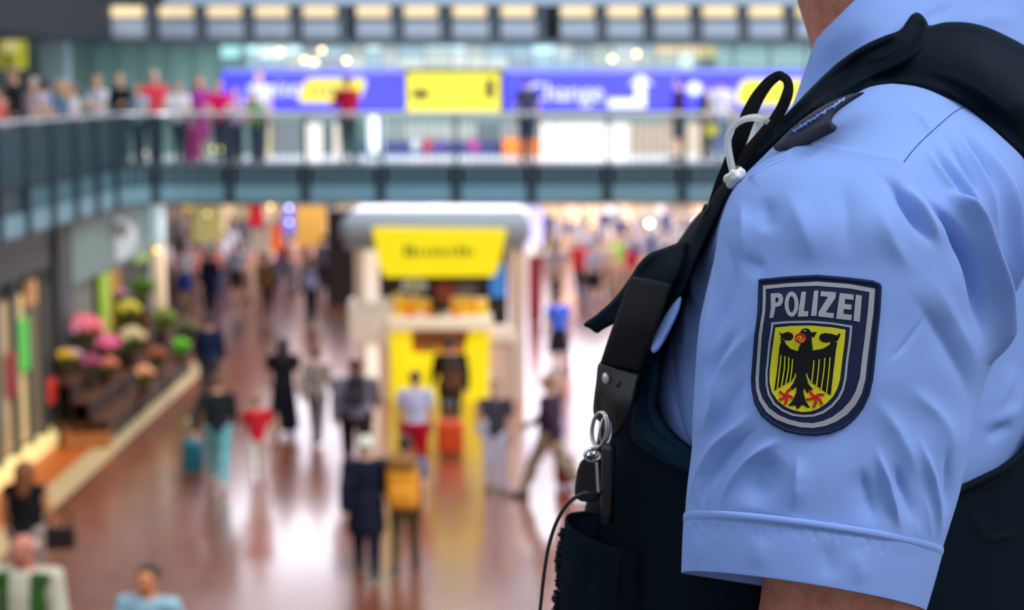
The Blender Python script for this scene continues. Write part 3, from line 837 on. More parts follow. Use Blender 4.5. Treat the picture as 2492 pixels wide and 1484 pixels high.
st = bmesh.new(); cyl_bm(st, (0, 0, 0.05), (0, 0, 0.075), 0.007, 0.004, 6); stm = bpy.data.meshes.new('stalk'); st.to_mesh(stm); st.free(); stm.materials.append(mat('stalk', (90, 80, 40)))
rnd = random.Random(9)
for i in range(13):
    x = 1006 + i * 10.2; p = px(x, 846, KD)
    c = [(232, 120, 60), (240, 190, 90), (210, 60, 50), (230, 160, 120), (150, 170, 60)][i % 5]
    nm = ['orange fruit', 'yellow apple', 'red apple', 'peach', 'green apple'][i % 5]
    o = link_mesh('fruit', fr, None, (p.x, KD + 0.08 + 0.08 * (i % 2), px(x, 858, KD).z + 0.065), mat('fruit_skin', c, 0.4))
    tag(o, words_[i // 5] + ' ' + nm.replace(' fruit', '') + ' from the left in the low display window of the yellow kiosk', 'fruit', 'fruit in the kiosk display')
    link_mesh('stalk', stm, o)
for i, (x, c) in enumerate(((1000, (235, 90, 50)), (1022, (240, 210, 190)), (1048, (215, 40, 30)), (1068, (40, 110, 50)), (1090, (225, 190, 190)), (1112, (235, 110, 60)))):
    p = px(x, 772, KD)
    o = link_mesh('fruit', fr, None, (p.x, KD - 0.12, zc + 0.07), mat('fruit_skin', c, 0.4)); o.scale = (1.3, 1.3, 1.2)
    tag(o, ['vermilion tomato', 'cream melon', 'scarlet tomato', 'dark green avocado', 'pale pink fruit', 'orange tomato'][i] + ' on the front of the kiosk counter', 'fruit')
    link_mesh('stalk', stm, o)
dome = bmesh.new(); bmesh.ops.create_uvsphere(dome, u_segments=16, v_segments=10, radius=0.26)
bmesh.ops.bisect_plane(dome, geom=dome.verts[:] + dome.edges[:] + dome.faces[:], plane_co=(0, 0, 0), plane_no=(0, 0, -1), clear_outer=True)
o = bm_obj('glass_dome', dome, mat('dome_glass', (200, 215, 215), 0.1, spec=0.8), None, True); p = px(1006, 700, KD); o.location = (p.x, KD + 0.45, p.z - 0.08)
tag(o, 'pale glass dome above the left row of juice cups', 'dome'); bm = bmesh.new(); cyl_bm(bm, (0, 0, 0.25), (0, 0, 0.31), 0.03, 0.02, 10); bm_obj('knob', bm, STEEL, o)
bm = bmesh.new(); cyl_bm(bm, (0, 0, -(p.z - 0.08 - zc)), (0, 0, 0), 0.05, 0.05, 10); bm_obj('stem', bm, STEEL, o)
area('kiosk_light', (kp.x, KD + 1.0, 3.0), 2.6, 1.6, 90, (1.0, 0.85, 0.65))

# ================================================================ LEFT SHOPS
WX = -7.85
def wbox(name, y0, y1, z0, z1, material, proud=0.0, parent=None, depth=0.1):
    return box(name, WX - depth, WX + proud, y0, y1, z0, z1, material, parent)
o = box('wall_left', WX - 0.6, WX - 0.3, 10, 37.3, 0, 3.8, mat('shop_wall', (58, 66, 66), 0.7)); tag(o, 'dark wall behind the shops on the left', kind='structure')
ls = empty('shop_front', (WX, 26, 0)); tag(ls, 'lit clothes shop window on the left with cream frame', 'shop front')
def la(o): o.parent = ls; o.matrix_parent_inverse = Matrix.Translation(ls.location).inverted(); return o
WARM = mat('warm_shop_glow', (226, 190, 130), 0.4, emit=0.42)
for i, (y0, y1, z0, z1, c, e) in enumerate(((22, 25.9, 0.1, 3.0, (190, 160, 110), .3), (26.0, 26.9, 0.3, 2.7, (176, 150, 110), .25), (27.0, 27.7, 0.3, 2.7, (215, 185, 130), .45), (27.8, 28.5, 0.3, 2.7, (140, 120, 90), .15), (28.6, 29.3, 0.3, 2.7, (80, 72, 66), .05))):
    la(wbox('pane', y0, y1, z0, z1, mat('window_glow', c, 0.3, emit=e), -0.05))
for y in (25.95, 26.95, 27.75, 28.55, 29.35):
    la(wbox('mullion', y - 0.05, y + 0.05, 0, 3.0, mat('mullion_grey', (70, 78, 76), 0.4), 0.05))
la(wbox('sill', 22, 29.4, 0.0, 0.22, mat('lit_sill', (250, 225, 150), 0.4, emit=0.55), 0.12))
la(wbox('header', 22, 29.4, 3.0, 3.75, mat('header_dark', (48, 54, 56), 0.5), 0.0))
for y, z0, z1, c, e in ((27.35, 1.5, 2.35, (70, 190, 60), .25), (26.75, 1.2, 1.9, (150, 20, 35), .05), (28.9, 0.7, 1.1, (225, 60, 50), .3), (27.9, 2.5, 2.9, (215, 150, 80), .15)):
    o = box('window_poster', WX + 0.0, WX + 0.04, y - 0.28, y + 0.28, z0, z1, mat('poster', c, 0.5, emit=e)); la(o)
o = wbox('trim_6', 29.4, 30.2, 0, 3.75, mat('shop_pillar', (44, 52, 56), 0.5), 0.1); tag(o, 'dark pillar between the clothes shop and the flower shop', kind='structure')
fs = empty('shop_front', (WX, 33, 0)); tag(fs, 'flower shop front with grey-green sign board on the left', 'shop front')
def fa(o): o.parent = fs; o.matrix_parent_inverse = Matrix.Translation(fs.location).inverted(); return o
fa(wbox('sign_board', 30.2, 37.3, 2.55, 3.72, mat('shop_board', (112, 138, 130), 0.5), 0.12))
fa(wbox('back_panel', 30.2, 32.2, 0, 2.55, mat('shop_back_grey', (120, 116, 108), 0.6), -0.02))
fa(wbox('back_panel', 32.2, 37.3, 0, 2.55, mat('shop_back_dark', (46, 50, 36), 0.6), -0.02))
fa(box('banner', WX + 0.05, WX + 0.1, 32.3, 33.1, 0.9, 2.5, mat('banner_green', (150, 182, 40), 0.5, emit=0.2)))
fa(box('banner', WX + 0.05, WX + 0.1, 33.1, 33.9, 0.9, 2.5, mat('banner_gold', (170, 120, 10), 0.5, emit=0.1)))
fa(box('banner', WX + 0.05, WX + 0.1, 35.4, 37.0, 2.4, 3.7, mat('banner_green', (132, 168, 70), 0.5, emit=0.2)))
# round projecting sign
rs = empty('round_sign', px(288, 580, 33.6)); tag(rs, 'round white projecting sign with dark lettering and a yellow edge above the flowers', 'sign')
bm = bmesh.new(); cyl_bm(bm, (0, 0.06, 0), (0, -0.06, 0), 0.34, 0.34, 28); o = bm_obj('disc', bm, mat('round_white', (226, 228, 235), 0.4, emit=0.25), rs); o.scale = (1, 1, 1.25)
bm = bmesh.new(); cyl_bm(bm, (-0.36, 0.05, -0.05), (-0.36, -0.05, -0.05), 0.2, 0.2, 24); o = bm_obj('yellow_edge', bm, mat('round_yellow', (205, 150, 20), 0.5, emit=0.1), rs); o.scale = (1, 1, 1.3)
for i, (x, z, hh) in enumerate(((-0.17, .16, .22), (-0.08, .14, .28), (0.0, .18, .2), (0.09, .15, .26), (0.17, .18, .18))):
    box('dark_mark', x - 0.022, x + 0.022, -0.085, -0.055, z - hh / 2, z + hh / 2, mat('mark_brown', (95, 75, 60), 0.5), rs)
box('bracket', -0.75, -0.3, -0.02, 0.02, -0.02, 0.02, STEEL, rs)
# stepped stand and bouquets
WOOD = mat('stand_wood', (92, 50, 22), 0.6, noise=0.15, nscale=6)
stand = empty('flower_stand', (-7.3, 32, 0)); tag(stand, 'dark brown stepped wooden flower stand in front of the flower shop', 'stand')
def sa(o): o.parent = stand; o.matrix_parent_inverse = Matrix.Translation(stand.location).inverted(); return o
for y0, y1 in ((28.8, 31.2), (31.3, 33.7), (33.8, 36.4)):
    for x0, x1, z in ((-7.15, -6.85, 0.42), (-7.45, -7.15, 0.75), (-7.72, -7.45, 1.08)):
        sa(box('shelf', x0, x1, y0, y1, z - 0.05, z, WOOD))
        sa(box('riser', x1 - 0.05, x1 - 0.01, y0 + 0.05, y1 - 0.05, 0.02, z - 0.05, mat('stand_dark', (48, 26, 14), 0.7)))
    for y in (y0 + 0.05, y1 - 0.1):
        sa(box('side_board', -7.8, -6.86, y, y + 0.05, 0.0, 0.36, WOOD))
bkt = bmesh.new(); cyl_bm(bkt, (0, 0, 0), (0, 0, 0.26), 0.09, 0.125, 14); bkt_me = bpy.data.meshes.new('bucket'); bkt.to_mesh(bkt_me); bkt.free(); bkt_me.materials.append(None)
blo = bmesh.new(); bmesh.ops.create_icosphere(blo, subdivisions=2, radius=0.07)
for v in blo.verts: v.co *= 1 + 0.14 * math.sin(v.co.x * 90) * math.cos(v.co.z * 80)
blo_me = bpy.data.meshes.new('blossom'); blo.to_mesh(blo_me); blo.free(); blo_me.materials.append(None)
fol = bmesh.new()
rnd = random.Random(11)
for k in range(46):
    a = rnd.uniform(0, 6.28); t = rnd.uniform(0.15, 0.75); L = rnd.uniform(0.22, 0.42)
    d = Vector((math.cos(a) * math.sin(t), math.sin(a) * math.sin(t), math.cos(t))); s = d.orthogonal().normalized() * 0.03
    b0 = Vector((0, 0, 0.2)); q = [b0 - s * .4, b0 + s * .4, b0 + d * L * .6 + s, b0 + d * L, b0 + d * L * .6 - s]
    fol.faces.new([fol.verts.new(p) for p in q])
fol_me = bpy.data.meshes.new('leaves'); fol.to_mesh(fol_me); fol.free(); fol_me.materials.append(None)
def bouquet(label, loc, rgb, n=9, s=1.0, leaf=(62, 92, 30), spread=0.16, shelf=None):
    root = empty('flower_bunch', loc); root.scale = (s, s, s); tag(root, label, 'flowers', 'flower bunches on the stand')
    if shelf is not None and loc[2] - shelf > 0.02: box('pedestal', -0.1, 0.1, -0.1, 0.1, (shelf - loc[2]) / s, 0, WOOD, root)
    link_mesh('bucket', bkt_me, root, None, mat('bucket', (70, 44, 30), 0.6))
    link_mesh('leaves', fol_me, root, None, mat('leaf', leaf, 0.5, noise=0.2))
    for k in range(n):
        a = k * 2.4; r = spread * math.sqrt((k + 0.5) / n)
        b = link_mesh('blossom', blo_me, root, (r * math.cos(a), r * math.sin(a), 0.47 + 0.10 * (1 - (r / spread) ** 2)), mat('petal', rgb, 0.6, noise=0.12))
        b.rotation_euler = (k, k * 2, 0)
def at_stand(x, y, d, rgb, label, **kw):
    p = px(x, y, d)
    z = 0.42 if p.x > -7.15 else (0.75 if p.x > -7.45 else 1.08)
    s = kw.pop('s', 1.0)
    p.x = max(p.x, -7.65); 
    bouquet(label, (p.x, d, max(z, p.z - 0.5 * s)), rgb, s=s, shelf=z, **kw)
at_stand(205, 825, 30.4, (245, 120, 130), 'largest pink flower bunch in the middle of the stand', s=1.5, n=14, spread=0.2)
at_stand(255, 852, 30.9, (240, 105, 150), 'rose-pink flower bunch right of the largest pink one', s=1.35, n=13, spread=0.19)
at_stand(165, 800, 30.2, (240, 150, 175), 'pale pink flower bunch at the top left of the stand', s=0.95)
at_stand(150, 872, 29.2, (235, 190, 40), 'golden yellow flower bunch at the left end of the stand', s=0.8)
at_stand(180, 868, 29.6, (215, 170, 185), 'small mauve flower bunch beside the golden one', s=0.7)
at_stand(220, 885, 29.9, (175, 70, 110), 'dark magenta flower bunch below the pink ones', s=1.0)
at_stand(312, 748, 32.8, (215, 200, 70), 'yellow-green flower bunch high at the back of the stand', s=1.15)
at_stand(320, 815, 32.2, (225, 205, 150), 'cream white flower bunch below the yellow-green one', s=1.25)
at_stand(288, 712, 33.4, (205, 140, 155), 'small dusty pink flower bunch beside the green banner', s=0.7)
at_stand(265, 915, 30.4, (240, 135, 95), 'salmon flower bunch low on the stand', s=0.8)
at_stand(350, 920, 31.0, (235, 165, 115), 'peach flower bunch low at the front of the stand', s=0.95)
at_stand(380, 870, 33.0, (165, 85, 50), 'rust brown flower bunch at the right of the stand', s=1.0)
at_stand(395, 780, 35.0, (120, 135, 40), 'olive green leafy bunch at the far end of the stand', s=1.3, leaf=(88, 110, 30))
at_stand(440, 885, 34.6, (95, 190, 20), 'bright lime green bunch at the right end of the stand', s=0.9, leaf=(90, 170, 20))
at_stand(450, 815, 35.8, (90, 95, 50), 'dark mossy green bunch behind the lime green one', s=1.3, leaf=(70, 84, 34))
at_stand(345, 690, 34.4, (80, 120, 20), 'green leafy plant high beside the slim column', s=1.2, leaf=(86, 128, 24))
# wooden crates on the floor in front
def crate(x, y, label, sx=0.5, sy=0.36, sz=0.26):
    p = ground(x, y); root = empty('wooden_crate', p, R(12)); tag(root, label, 'crate')
    W = mat('crate_wood', (186, 118, 58), 0.6, noise=0.12, nscale=8)
    for z in (0.03, 0.115, 0.20):
        for yy in (-sy / 2, sy / 2): box('slat', -sx / 2, sx / 2, yy - 0.01, yy + 0.01, z, z + 0.065, W, root)
        for xx in (-sx / 2, sx / 2): box('slat', xx - 0.01, xx + 0.01, -sy / 2, sy / 2, z, z + 0.065, W, root)
    box('bottom', -sx / 2, sx / 2, -sy / 2, sy / 2, 0.0, 0.02, W, root)
    for xx in (-sx / 2 + .015, sx / 2 - .015):
        for yy in (-sy / 2 + .015, sy / 2 - .015): box('corner_post', xx - .015, xx + .015, yy - .015, yy + .015, 0, sz, W, root)
crate(215, 1085, 'pale wooden crate on the orange floor by the flower stand', 0.75, 0.5)
crate(335, 965, 'pale wooden crate further back by the flower stand', 0.5, 0.36)

# ================================================================ PEOPLE IN THE HALL
def gp(x, y): return ground(x, y)
TAKEN = []
def free(p, gap=0.62):
    """step back along the line of sight until nobody else stands there"""
    p = Vector(p); h = Vector((p.x, p.y, 0)).normalized()
    for _ in range(40):
        if all((Vector((q.x, q.y, 0)) - Vector((p.x, p.y, 0))).length > gap or abs(q.z - p.z) > 1 for q in TAKEN): break
        p = p + h * 0.22
    TAKEN.append(p); return p
SK, SKD = (214, 165, 138), (150, 100, 75)
BLK_, NAVY, WHITE = (22, 22, 26), (22, 28, 52), (228, 226, 234)
FG = 'people walking in the hall'
p1 = person('white-haired person in long navy coat walking away in the foreground', gp(893, 1398), 4, 1.80, 'walk', ('coat', (20, 24, 44)), ('trousers', (16, 20, 44)), ('short_hair', (225, 222, 205)), SK, (20, 20, 30), FG, wide=1.14)
p2 = person('man with the yellow backpack and khaki trousers in the foreground', gp(988, 1388), -3, 1.74, 'stroll', ('tee', (72, 96, 140)), ('trousers', (98, 84, 60)), ('short_hair', (48, 34, 28)), SK, (40, 40, 60), FG, wide=1.1)
p3 = person('man in pale lavender shirt and red shorts ahead of the yellow backpack', gp(1012, 1185), 2, 1.78, 'stand', ('tee', (186, 184, 214)), ('shorts', (176, 14, 34)), ('short_hair', (70, 52, 40)), SK, (60, 60, 60), FG, wide=1.08)
p4 = person('person in black top and brown jacket standing before the yellow kiosk front', gp(1097, 1064), 8, 1.76, 'stroll', ('long', (30, 22, 20)), ('trousers', (52, 34, 26)), ('short_hair', (30, 24, 22)), SK, (40, 36, 36), FG, wide=1.2)
p5 = person('person in grey top and white trousers walking toward us', gp(1205, 1196), 176, 1.68, 'phone', ('tee', (62, 60, 70)), ('trousers', (214, 210, 232)), ('short_hair', (50, 34, 30)), SK, (80, 70, 65), FG, wide=1.12)
p6 = person('man in plum jacket and khaki trousers walking left', gp(1338, 1210), 70, 1.90, 'walk', ('long', (58, 40, 60)), ('trousers', (150, 134, 112)), ('short_hair', (165, 130, 95)), SK, (70, 62, 60), FG, wide=1.22)
p7 = person('person in bright blue top and black skirt right of the kiosk', gp(1358, 905), 20, 1.70, 'stand', ('tee', (62, 104, 215)), ('skirt', (30, 22, 34)), ('short_hair', (60, 44, 36)), SK, (40, 36, 36), FG, wide=1.1)
p8 = person('person in striped grey hoodie with black shoulder bag', gp(868, 1150), 6, 1.86, 'walk', ('long', (112, 108, 124)), ('trousers', (36, 28, 30)), ('short_hair', (92, 50, 34)), SK, (40, 36, 36), FG, wide=1.36)
p9 = person('woman in black dress with dark hair left of centre', gp(692, 1062), 4, 1.74, 'stroll', ('tee', (20, 20, 28)), ('long_skirt', (18, 20, 32)), ('long_hair', (44, 26, 20)), SK, (50, 50, 56), FG, wide=1.2)
p10 = person('child in red shirt and white trousers', gp(628, 1180), 14, 1.40, 'stroll', ('tee', (196, 32, 44)), ('trousers', (224, 216, 205)), ('short_hair', (150, 112, 70)), SK, (170, 90, 130), FG, wide=1.12)
p11 = person('woman in black jacket and turquoise trousers pulling a teal suitcase', gp(532, 1182), 6, 1.74, 'pull', ('long', (28, 36, 40)), ('trousers', (104, 178, 186)), ('short_hair', (96, 62, 44)), SK, (200, 170, 150), FG, wide=1.15)
p12 = person('person in navy jacket near the end of the flower stand', gp(512, 985), 0, 1.72, 'stand', ('long', (18, 34, 66)), ('trousers', (60, 66, 76)), ('short_hair', (24, 22, 24)), SK, (40, 40, 44), FG, wide=1.15)
p13 = person('slim person in grey between the black dress and the hoodie', gp(772, 1075), 0, 1.66, 'walk', ('long', (136, 128, 118)), ('trousers', (110, 104, 108)), ('short_hair', (48, 40, 34)), SK, (60, 56, 56), FG)
p14 = person('woman in black sleeveless top with long brown hair at lower left', gp(72, 1470), -4, 1.70, 'stand', ('vest', BLK_), ('trousers', (176, 160, 150)), ('long_hair', (120, 70, 26)), (210, 150, 100), (80, 70, 60), FG, wide=1.25)
p15 = person('elderly man in green vest at the lower left corner', px(70, 1810, 17.9) * 1.0, 172, 1.76, 'stand', ('long', (196, 190, 168)), ('trousers', (120, 112, 100)), ('bald', (200, 170, 165)), (196, 120, 100), (60, 50, 46), FG, wide=1.3)
p15.location = (px(66, 1500, 13.7).x, 13.7, 0.64)
p16 = person('man in pale blue shirt with short dark hair at the bottom edge', (px(362, 1500, 14.7).x, 14.7, 0.16), 168, 1.74, 'walk', ('tee', (150, 188, 205)), ('trousers', (70, 74, 86)), ('short_hair', (34, 26, 22)), (212, 130, 84), (60, 50, 46), FG, wide=1.2)
# open vest of the elderly man
J15 = joints('stand')
S = Solid(0.015); body_parts(S, J15, ('torso',)); z15 = J15['dz']
me = S.build('vest', 0.028, [lambda X, Y, Z: 0.9 + z15 - Z, lambda X, Y, Z: Z - 1.46 - z15, lambda X, Y, Z: np.where((np.abs(X) < 0.062) & (Y > 0), 0.02, -1.0)]); me.materials.append(None)
link_mesh('vest', me, p15, None, cloth((50, 88, 34)))

# crowd further back under the gallery
CG = 'crowd under the gallery'
def crowd(label, x, y, head, h, pose, top, bottom, hair=('short_hair', (56, 42, 34)), skin=SK, shoe=(50, 46, 46)):
    return person(label, free(gp(x, y)), head, h, pose, top, bottom, hair, skin, shoe, CG)
c_back = crowd('person in white top with blue skirt left of the crowd under the gallery', 452, 745, 20, 1.72, 'stand', ('tee', (226, 222, 226)), ('skirt', (42, 70, 150)))
crowd('person in navy from head to foot in the left crowd', 512, 768, 10, 1.80, 'walk', ('long', (18, 22, 52)), ('trousers', (16, 18, 46)))
crowd('person in pale blue-grey tee and black shorts in the left crowd', 578, 742, -8, 1.78, 'stroll', ('tee', (186, 194, 214)), ('shorts', (32, 30, 36)))
crowd('person in brown clothes in the left crowd', 652, 782, 5, 1.78, 'stroll', ('long', (112, 86, 48)), ('trousers', (64, 44, 36)))
c_bp = crowd('person in black with a grey rucksack left of the dark pillar', 758, 790, 0, 1.80, 'walk', ('long', (36, 34, 42)), ('trousers', (40, 36, 42)))
crowd('person in dark grey beside the dark pillar', 790, 720, 15, 1.76, 'stand', ('long', (70, 66, 76)), ('trousers', (30, 28, 30)))
crowd('person in white shirt far behind in the left crowd', 562, 682, 0, 1.80, 'stand', ('tee', (238, 232, 240)), ('trousers', (110, 90, 80)))
crowd('person in light blue shirt and sand trousers right of the red banner', 1352, 748, 0, 1.82, 'stand', ('tee', (176, 196, 228)), ('trousers', (140, 138, 116)))
crowd('person in pale grey shirt and black shorts in the right crowd', 1446, 742, 176, 1.78, 'walk', ('tee', (196, 192, 204)), ('shorts', (26, 26, 30)))
crowd('person in lime green top in the right crowd', 1500, 712, 170, 1.70, 'stand', ('tee', (160, 205, 50)), ('trousers', (215, 180, 150)))
crowd('person in navy shirt beside the lime green top', 1536, 718, 180, 1.74, 'stand', ('tee', (44, 60, 104)), ('trousers', (130, 96, 84)))
crowd('person in orange-brown top in front of the right crowd', 1376, 860, 182, 1.62, 'stroll', ('tee', (226, 178, 140)), ('trousers', (196, 180, 172)), ('short_hair', (150, 90, 50)))
rnd = random.Random(21)
tops = [('white', (232, 226, 234)), ('pink', (232, 150, 160)), ('red', (200, 40, 50)), ('black', (34, 32, 38)), ('grey', (150, 146, 152)), ('plum', (110, 50, 80)), ('salmon', (235, 150, 130)), ('pale blue', (180, 196, 226)), ('beige', (205, 180, 150)), ('maroon', (120, 34, 50)), ('navy', (40, 48, 90)), ('peach', (240, 185, 160))]
bots = [('black', (34, 32, 36)), ('beige', (190, 160, 130)), ('blue', (60, 80, 130)), ('grey', (110, 106, 108))]
hairs = [('dark', (45, 34, 30)), ('fair', (190, 150, 100)), ('grey', (170, 165, 160))]
k = 0
used_labels = set()
for (x0, x1, y0, y1, n, where) in ((405, 560, 690, 735, 7, 'left of the kiosk'), (585, 790, 680, 735, 7, 'behind the hanging signs'), (1390, 1700, 672, 720, 14, 'in the crowd right of the kiosk'), (1330, 1560, 722, 770, 4, 'at the front of the right crowd'),
                                   (1300, 1720, 618, 655, 18, 'at the back of the right crowd'), (405, 800, 615, 660, 14, 'at the back of the left crowd')):
    for i in range(n):
        t = tops[(k * 5 + i) % 12]
        kind = ['tee', 'long'][k % 2]; ps = ['stand', 'walk', 'stroll', 'phone'][k % 4]
        for q in range(12):
            b_, hh = bots[(k * 3 + i + q) % 4], hairs[(k * 2 + i + q // 4) % 3]
            lb = '%s-haired person in %s %s and %s trousers, %s' % (hh[0], t[0], 'tee' if kind == 'tee' else 'sweater', b_[0], where)
            if lb not in used_labels: break
        used_labels.add(lb)
        x = x0 + (x1 - x0) * (i + 0.5) / n + rnd.uniform(-8, 8); y = rnd.uniform(y0, y1)
        crowd(lb, x, y, rnd.choice((0, 170, 190, 20, 90, -90)), rnd.uniform(1.62, 1.86), ps, (kind, t[1]), ('trousers', b_[1]), (['short_hair', 'long_hair'][k % 3 == 1], hh[1]))
        k += 1
crowd('distant woman in turquoise dress by the slim column', 432, 700, 0, 1.68, 'stand', ('tee', (90, 150, 160)), ('skirt', (90, 150, 160)), ('long_hair', (70, 50, 40)))

# people on the upper gallery
UG = 'people along the gallery railing'
def up(label, x, d, head, h, pose, top, bottom=('trousers', (40, 46, 66)), hair=('short_hair', (60, 44, 36)), skin=SK):
    p = px(x, 300, d); return person(label, free((p.x, d, 4.5), 0.5), head, h, pose, top, bottom, hair, skin, (50, 46, 46), UG)
up('heavy man in black tee leaning at the left end of the railing', 38, 28.0, 100, 1.86, 'lean', ('tee', (26, 26, 34)), hair=('short_hair', (150, 120, 80)))
up('person in salmon top at the far left edge of the gallery', 2, 26.6, 110, 1.52, 'lean', ('tee', (215, 110, 100)))
up('fair person in teal top at the side railing', 150, 30.2, 110, 1.62, 'lean', ('tee', (70, 130, 160)), hair=('long_hair', (200, 150, 100)))
up('white-topped person behind the teal top at the side railing', 178, 32.0, 120, 1.58, 'lean', ('tee', (226, 224, 232)), hair=('short_hair', (160, 110, 80)))
up('grey-haired person in pink shirt behind the black tee', 84, 32.5, 150, 1.70, 'stand', ('tee', (214, 190, 196)), hair=('short_hair', (196, 190, 186)))
up('fair person in white shirt at the gallery corner', 240, 33.8, 150, 1.74, 'lean', ('tee', (224, 220, 236)), hair=('short_hair', (170, 140, 100)))
up('fair person in black sweater at the gallery corner', 294, 34.4, 170, 1.78, 'lean', ('long', (26, 30, 38)), hair=('short_hair', (176, 146, 100)))
up('person in light blue shirt between the black and the coral tops', 336, 34.9, 170, 1.58, 'lean', ('tee', (160, 190, 216)), hair=('long_hair', (90, 60, 40)))
up('man in coral red shirt at the corner of the railing', 378, 34.9, 185, 1.86, 'lean', ('tee', (232, 72, 92)), hair=('bald', (170, 120, 100)))
up('person in white shirt right of the coral red man', 436, 35.0, 180, 1.62, 'lean', ('tee', (226, 226, 236)), hair=('short_hair', (70, 40, 34)))
up('woman in purple dress at the railing', 488, 34.9, 180, 1.74, 'stand', ('tee', (170, 60, 160)), ('skirt', (160, 50, 130)), ('long_hair', (110, 70, 50)))
up('person in magenta top with white scarf at the railing', 535, 34.9, 180, 1.66, 'lean', ('tee', (226, 24, 108)), hair=('short_hair', (120, 60, 50)))
up('person in lilac shirt beside the magenta top', 574, 35.1, 180, 1.50, 'lean', ('tee', (190, 160, 210)), hair=('short_hair', (110, 70, 50)))
up('person in white shirt standing before the blue sign', 632, 36.4, 175, 1.84, 'stand', ('tee', (216, 220, 240)), hair=('short_hair', (150, 90, 80)))
up('person in olive green top at the railing below the blue sign', 622, 35.0, 180, 1.42, 'lean', ('tee', (90, 134, 56)), hair=('short_hair', (30, 34, 46)))
up('man in dark red shirt leaning on the gallery railing', 846, 34.95, 20, 1.76, 'lean', ('long', (172, 16, 46)), ('trousers', (40, 66, 76)), ('short_hair', (110, 76, 66)))
up('man in slate grey shirt with his back to the railing', 1283, 35.0, 0, 1.76, 'stand', ('tee', (74, 78, 108)), ('trousers', (36, 58, 76)), ('short_hair', (40, 34, 52)))
up('person in dark purple jacket by the right part of the railing', 1652, 36.4, 60, 1.74, 'stand', ('long', (48, 26, 76)), ('shorts', (40, 50, 60)), ('short_hair', (40, 30, 40)))
up('person in white shirt and jeans at the right end of the railing', 1755, 35.6, 10, 1.76, 'stroll', ('tee', (222, 220, 236)), ('trousers', (90, 110, 150)), ('short_hair', (60, 34, 34)))
up('person in black beside the white shirt at the right end', 1722, 36.9, 30, 1.62, 'stand', ('long', (40, 44, 66)), ('trousers', (70, 60, 56)))
up('person in blue shirt walking behind the railing at far left', 112, 35.0, 90, 1.70, 'walk', ('tee', (150, 150, 190)))

# ---------------------------------------------------------------- luggage
def backpack(label, who, rgb, s=1.0, z=1.2, carrier='worn'):
    r = who.scale[2]; w = who.scale[0]
    m = Matrix.Translation(who.location) @ Matrix.Rotation(who.rotation_euler.z, 4, 'Z')
    p = m @ Vector((0, -0.215 * w - 0.02, z * r))
    root = empty('backpack', p, who.rotation_euler.z); root.scale = (s, s, s); tag(root, label, 'backpack')
    c = mat('bag_cloth', rgb, 0.7, noise=0.08)
    d = mat('bag_dark', tuple(int(v * 0.6) for v in rgb), 0.7)
    box('main_bag', -0.16, 0.16, -0.09, 0.08, -0.27, 0.22, c, root, 0.06)
    box('front_pocket', -0.125, 0.125, -0.15, -0.08, -0.22, -0.03, c, root, 0.03)
    box('top_flap', -0.15, 0.15, -0.11, 0.06, 0.12, 0.25, d, root, 0.05)
    for sx in (-0.09, 0.09):
        tube_obj('shoulder_strap', catmull([(sx, 0.06, 0.2), (sx, 0.14, 0.27), (sx * 1.15, 0.27, 0.24), (sx * 1.3, 0.34, 0.08), (sx * 1.4, 0.30, -0.1), (sx * 1.5, 0.08, -0.22)], 4), 0.016, d, root, 6)
    tube_obj('grab_handle', [(-0.04, 0.03, 0.24), (-0.03, 0.03, 0.29), (0.03, 0.03, 0.29), (0.04, 0.03, 0.24)], 0.01, d, root, 6)
backpack('amber yellow backpack worn by the man in khaki trousers', p2, (236, 158, 34), 1.25)
backpack('brown rucksack worn before the yellow kiosk', p4, (92, 50, 26), 1.05, 1.12)
backpack('grey rucksack worn in the crowd left of the dark pillar', c_bp, (132, 134, 164), 1.05)
backpack('black rucksack worn over the striped grey hoodie', p8, (34, 32, 38), 0.9, 1.3)
def suitcase(label, p, rgb, rz=0, h=0.62, w=0.4, dpt=0.25):
    root = empty('suitcase', p, R(rz)); tag(root, label, 'suitcase')
    c = mat('suitcase_shell', rgb, 0.35, noise=0.04); dk = mat('suitcase_dark', (40, 40, 44), 0.5)
    box('shell', -w / 2, w / 2, -dpt / 2, dpt / 2, 0.05, 0.05 + h, c, root, 0.07)
    for i in range(4): box('rib', -w / 2 + 0.06 + i * (w - 0.15) / 3, -w / 2 + 0.09 + i * (w - 0.15) / 3, -dpt / 2 - 0.008, -dpt / 2 + 0.01, 0.14, h - 0.05, c, root)
    for x in (-w / 2 + .07, w / 2 - .07):
        for y in (-dpt / 2 + .05, dpt / 2 - .05):
            bm = bmesh.new(); cyl_bm(bm, (x - .015, y, .03), (x + .015, y, .03), .03, .03, 12); bm_obj('wheel', bm, dk, root)
        tube_obj('handle_rod', [(x * .5, dpt / 2 - .04, h), (x * .5, dpt / 2 - .04, h + .38)], 0.008, STEEL, root, 6)
    tube_obj('grip', [(-w * .2, dpt / 2 - .04, h + .38), (w * .2, dpt / 2 - .04, h + .38)], 0.014, dk, root, 6)
suitcase('teal rolling suitcase left of the turquoise trousers', gp(470, 1155), (16, 104, 122), 20, 0.52, 0.34)
suitcase('magenta suitcase standing behind the gallery railing', Vector((px(466, 300, 35.1).x, 35.1, 4.5)), (160, 14, 110), 0, 0.72, 0.36)
suitcase('dark red suitcase beside the man in the plum jacket', gp(1374, 1186), (120, 12, 32), 30, 0.46, 0.26)
suitcase('bright orange suitcase standing before the yellow kiosk', gp(1096, 1110), (214, 72, 6), 5, 0.56, 0.44, 0.28)
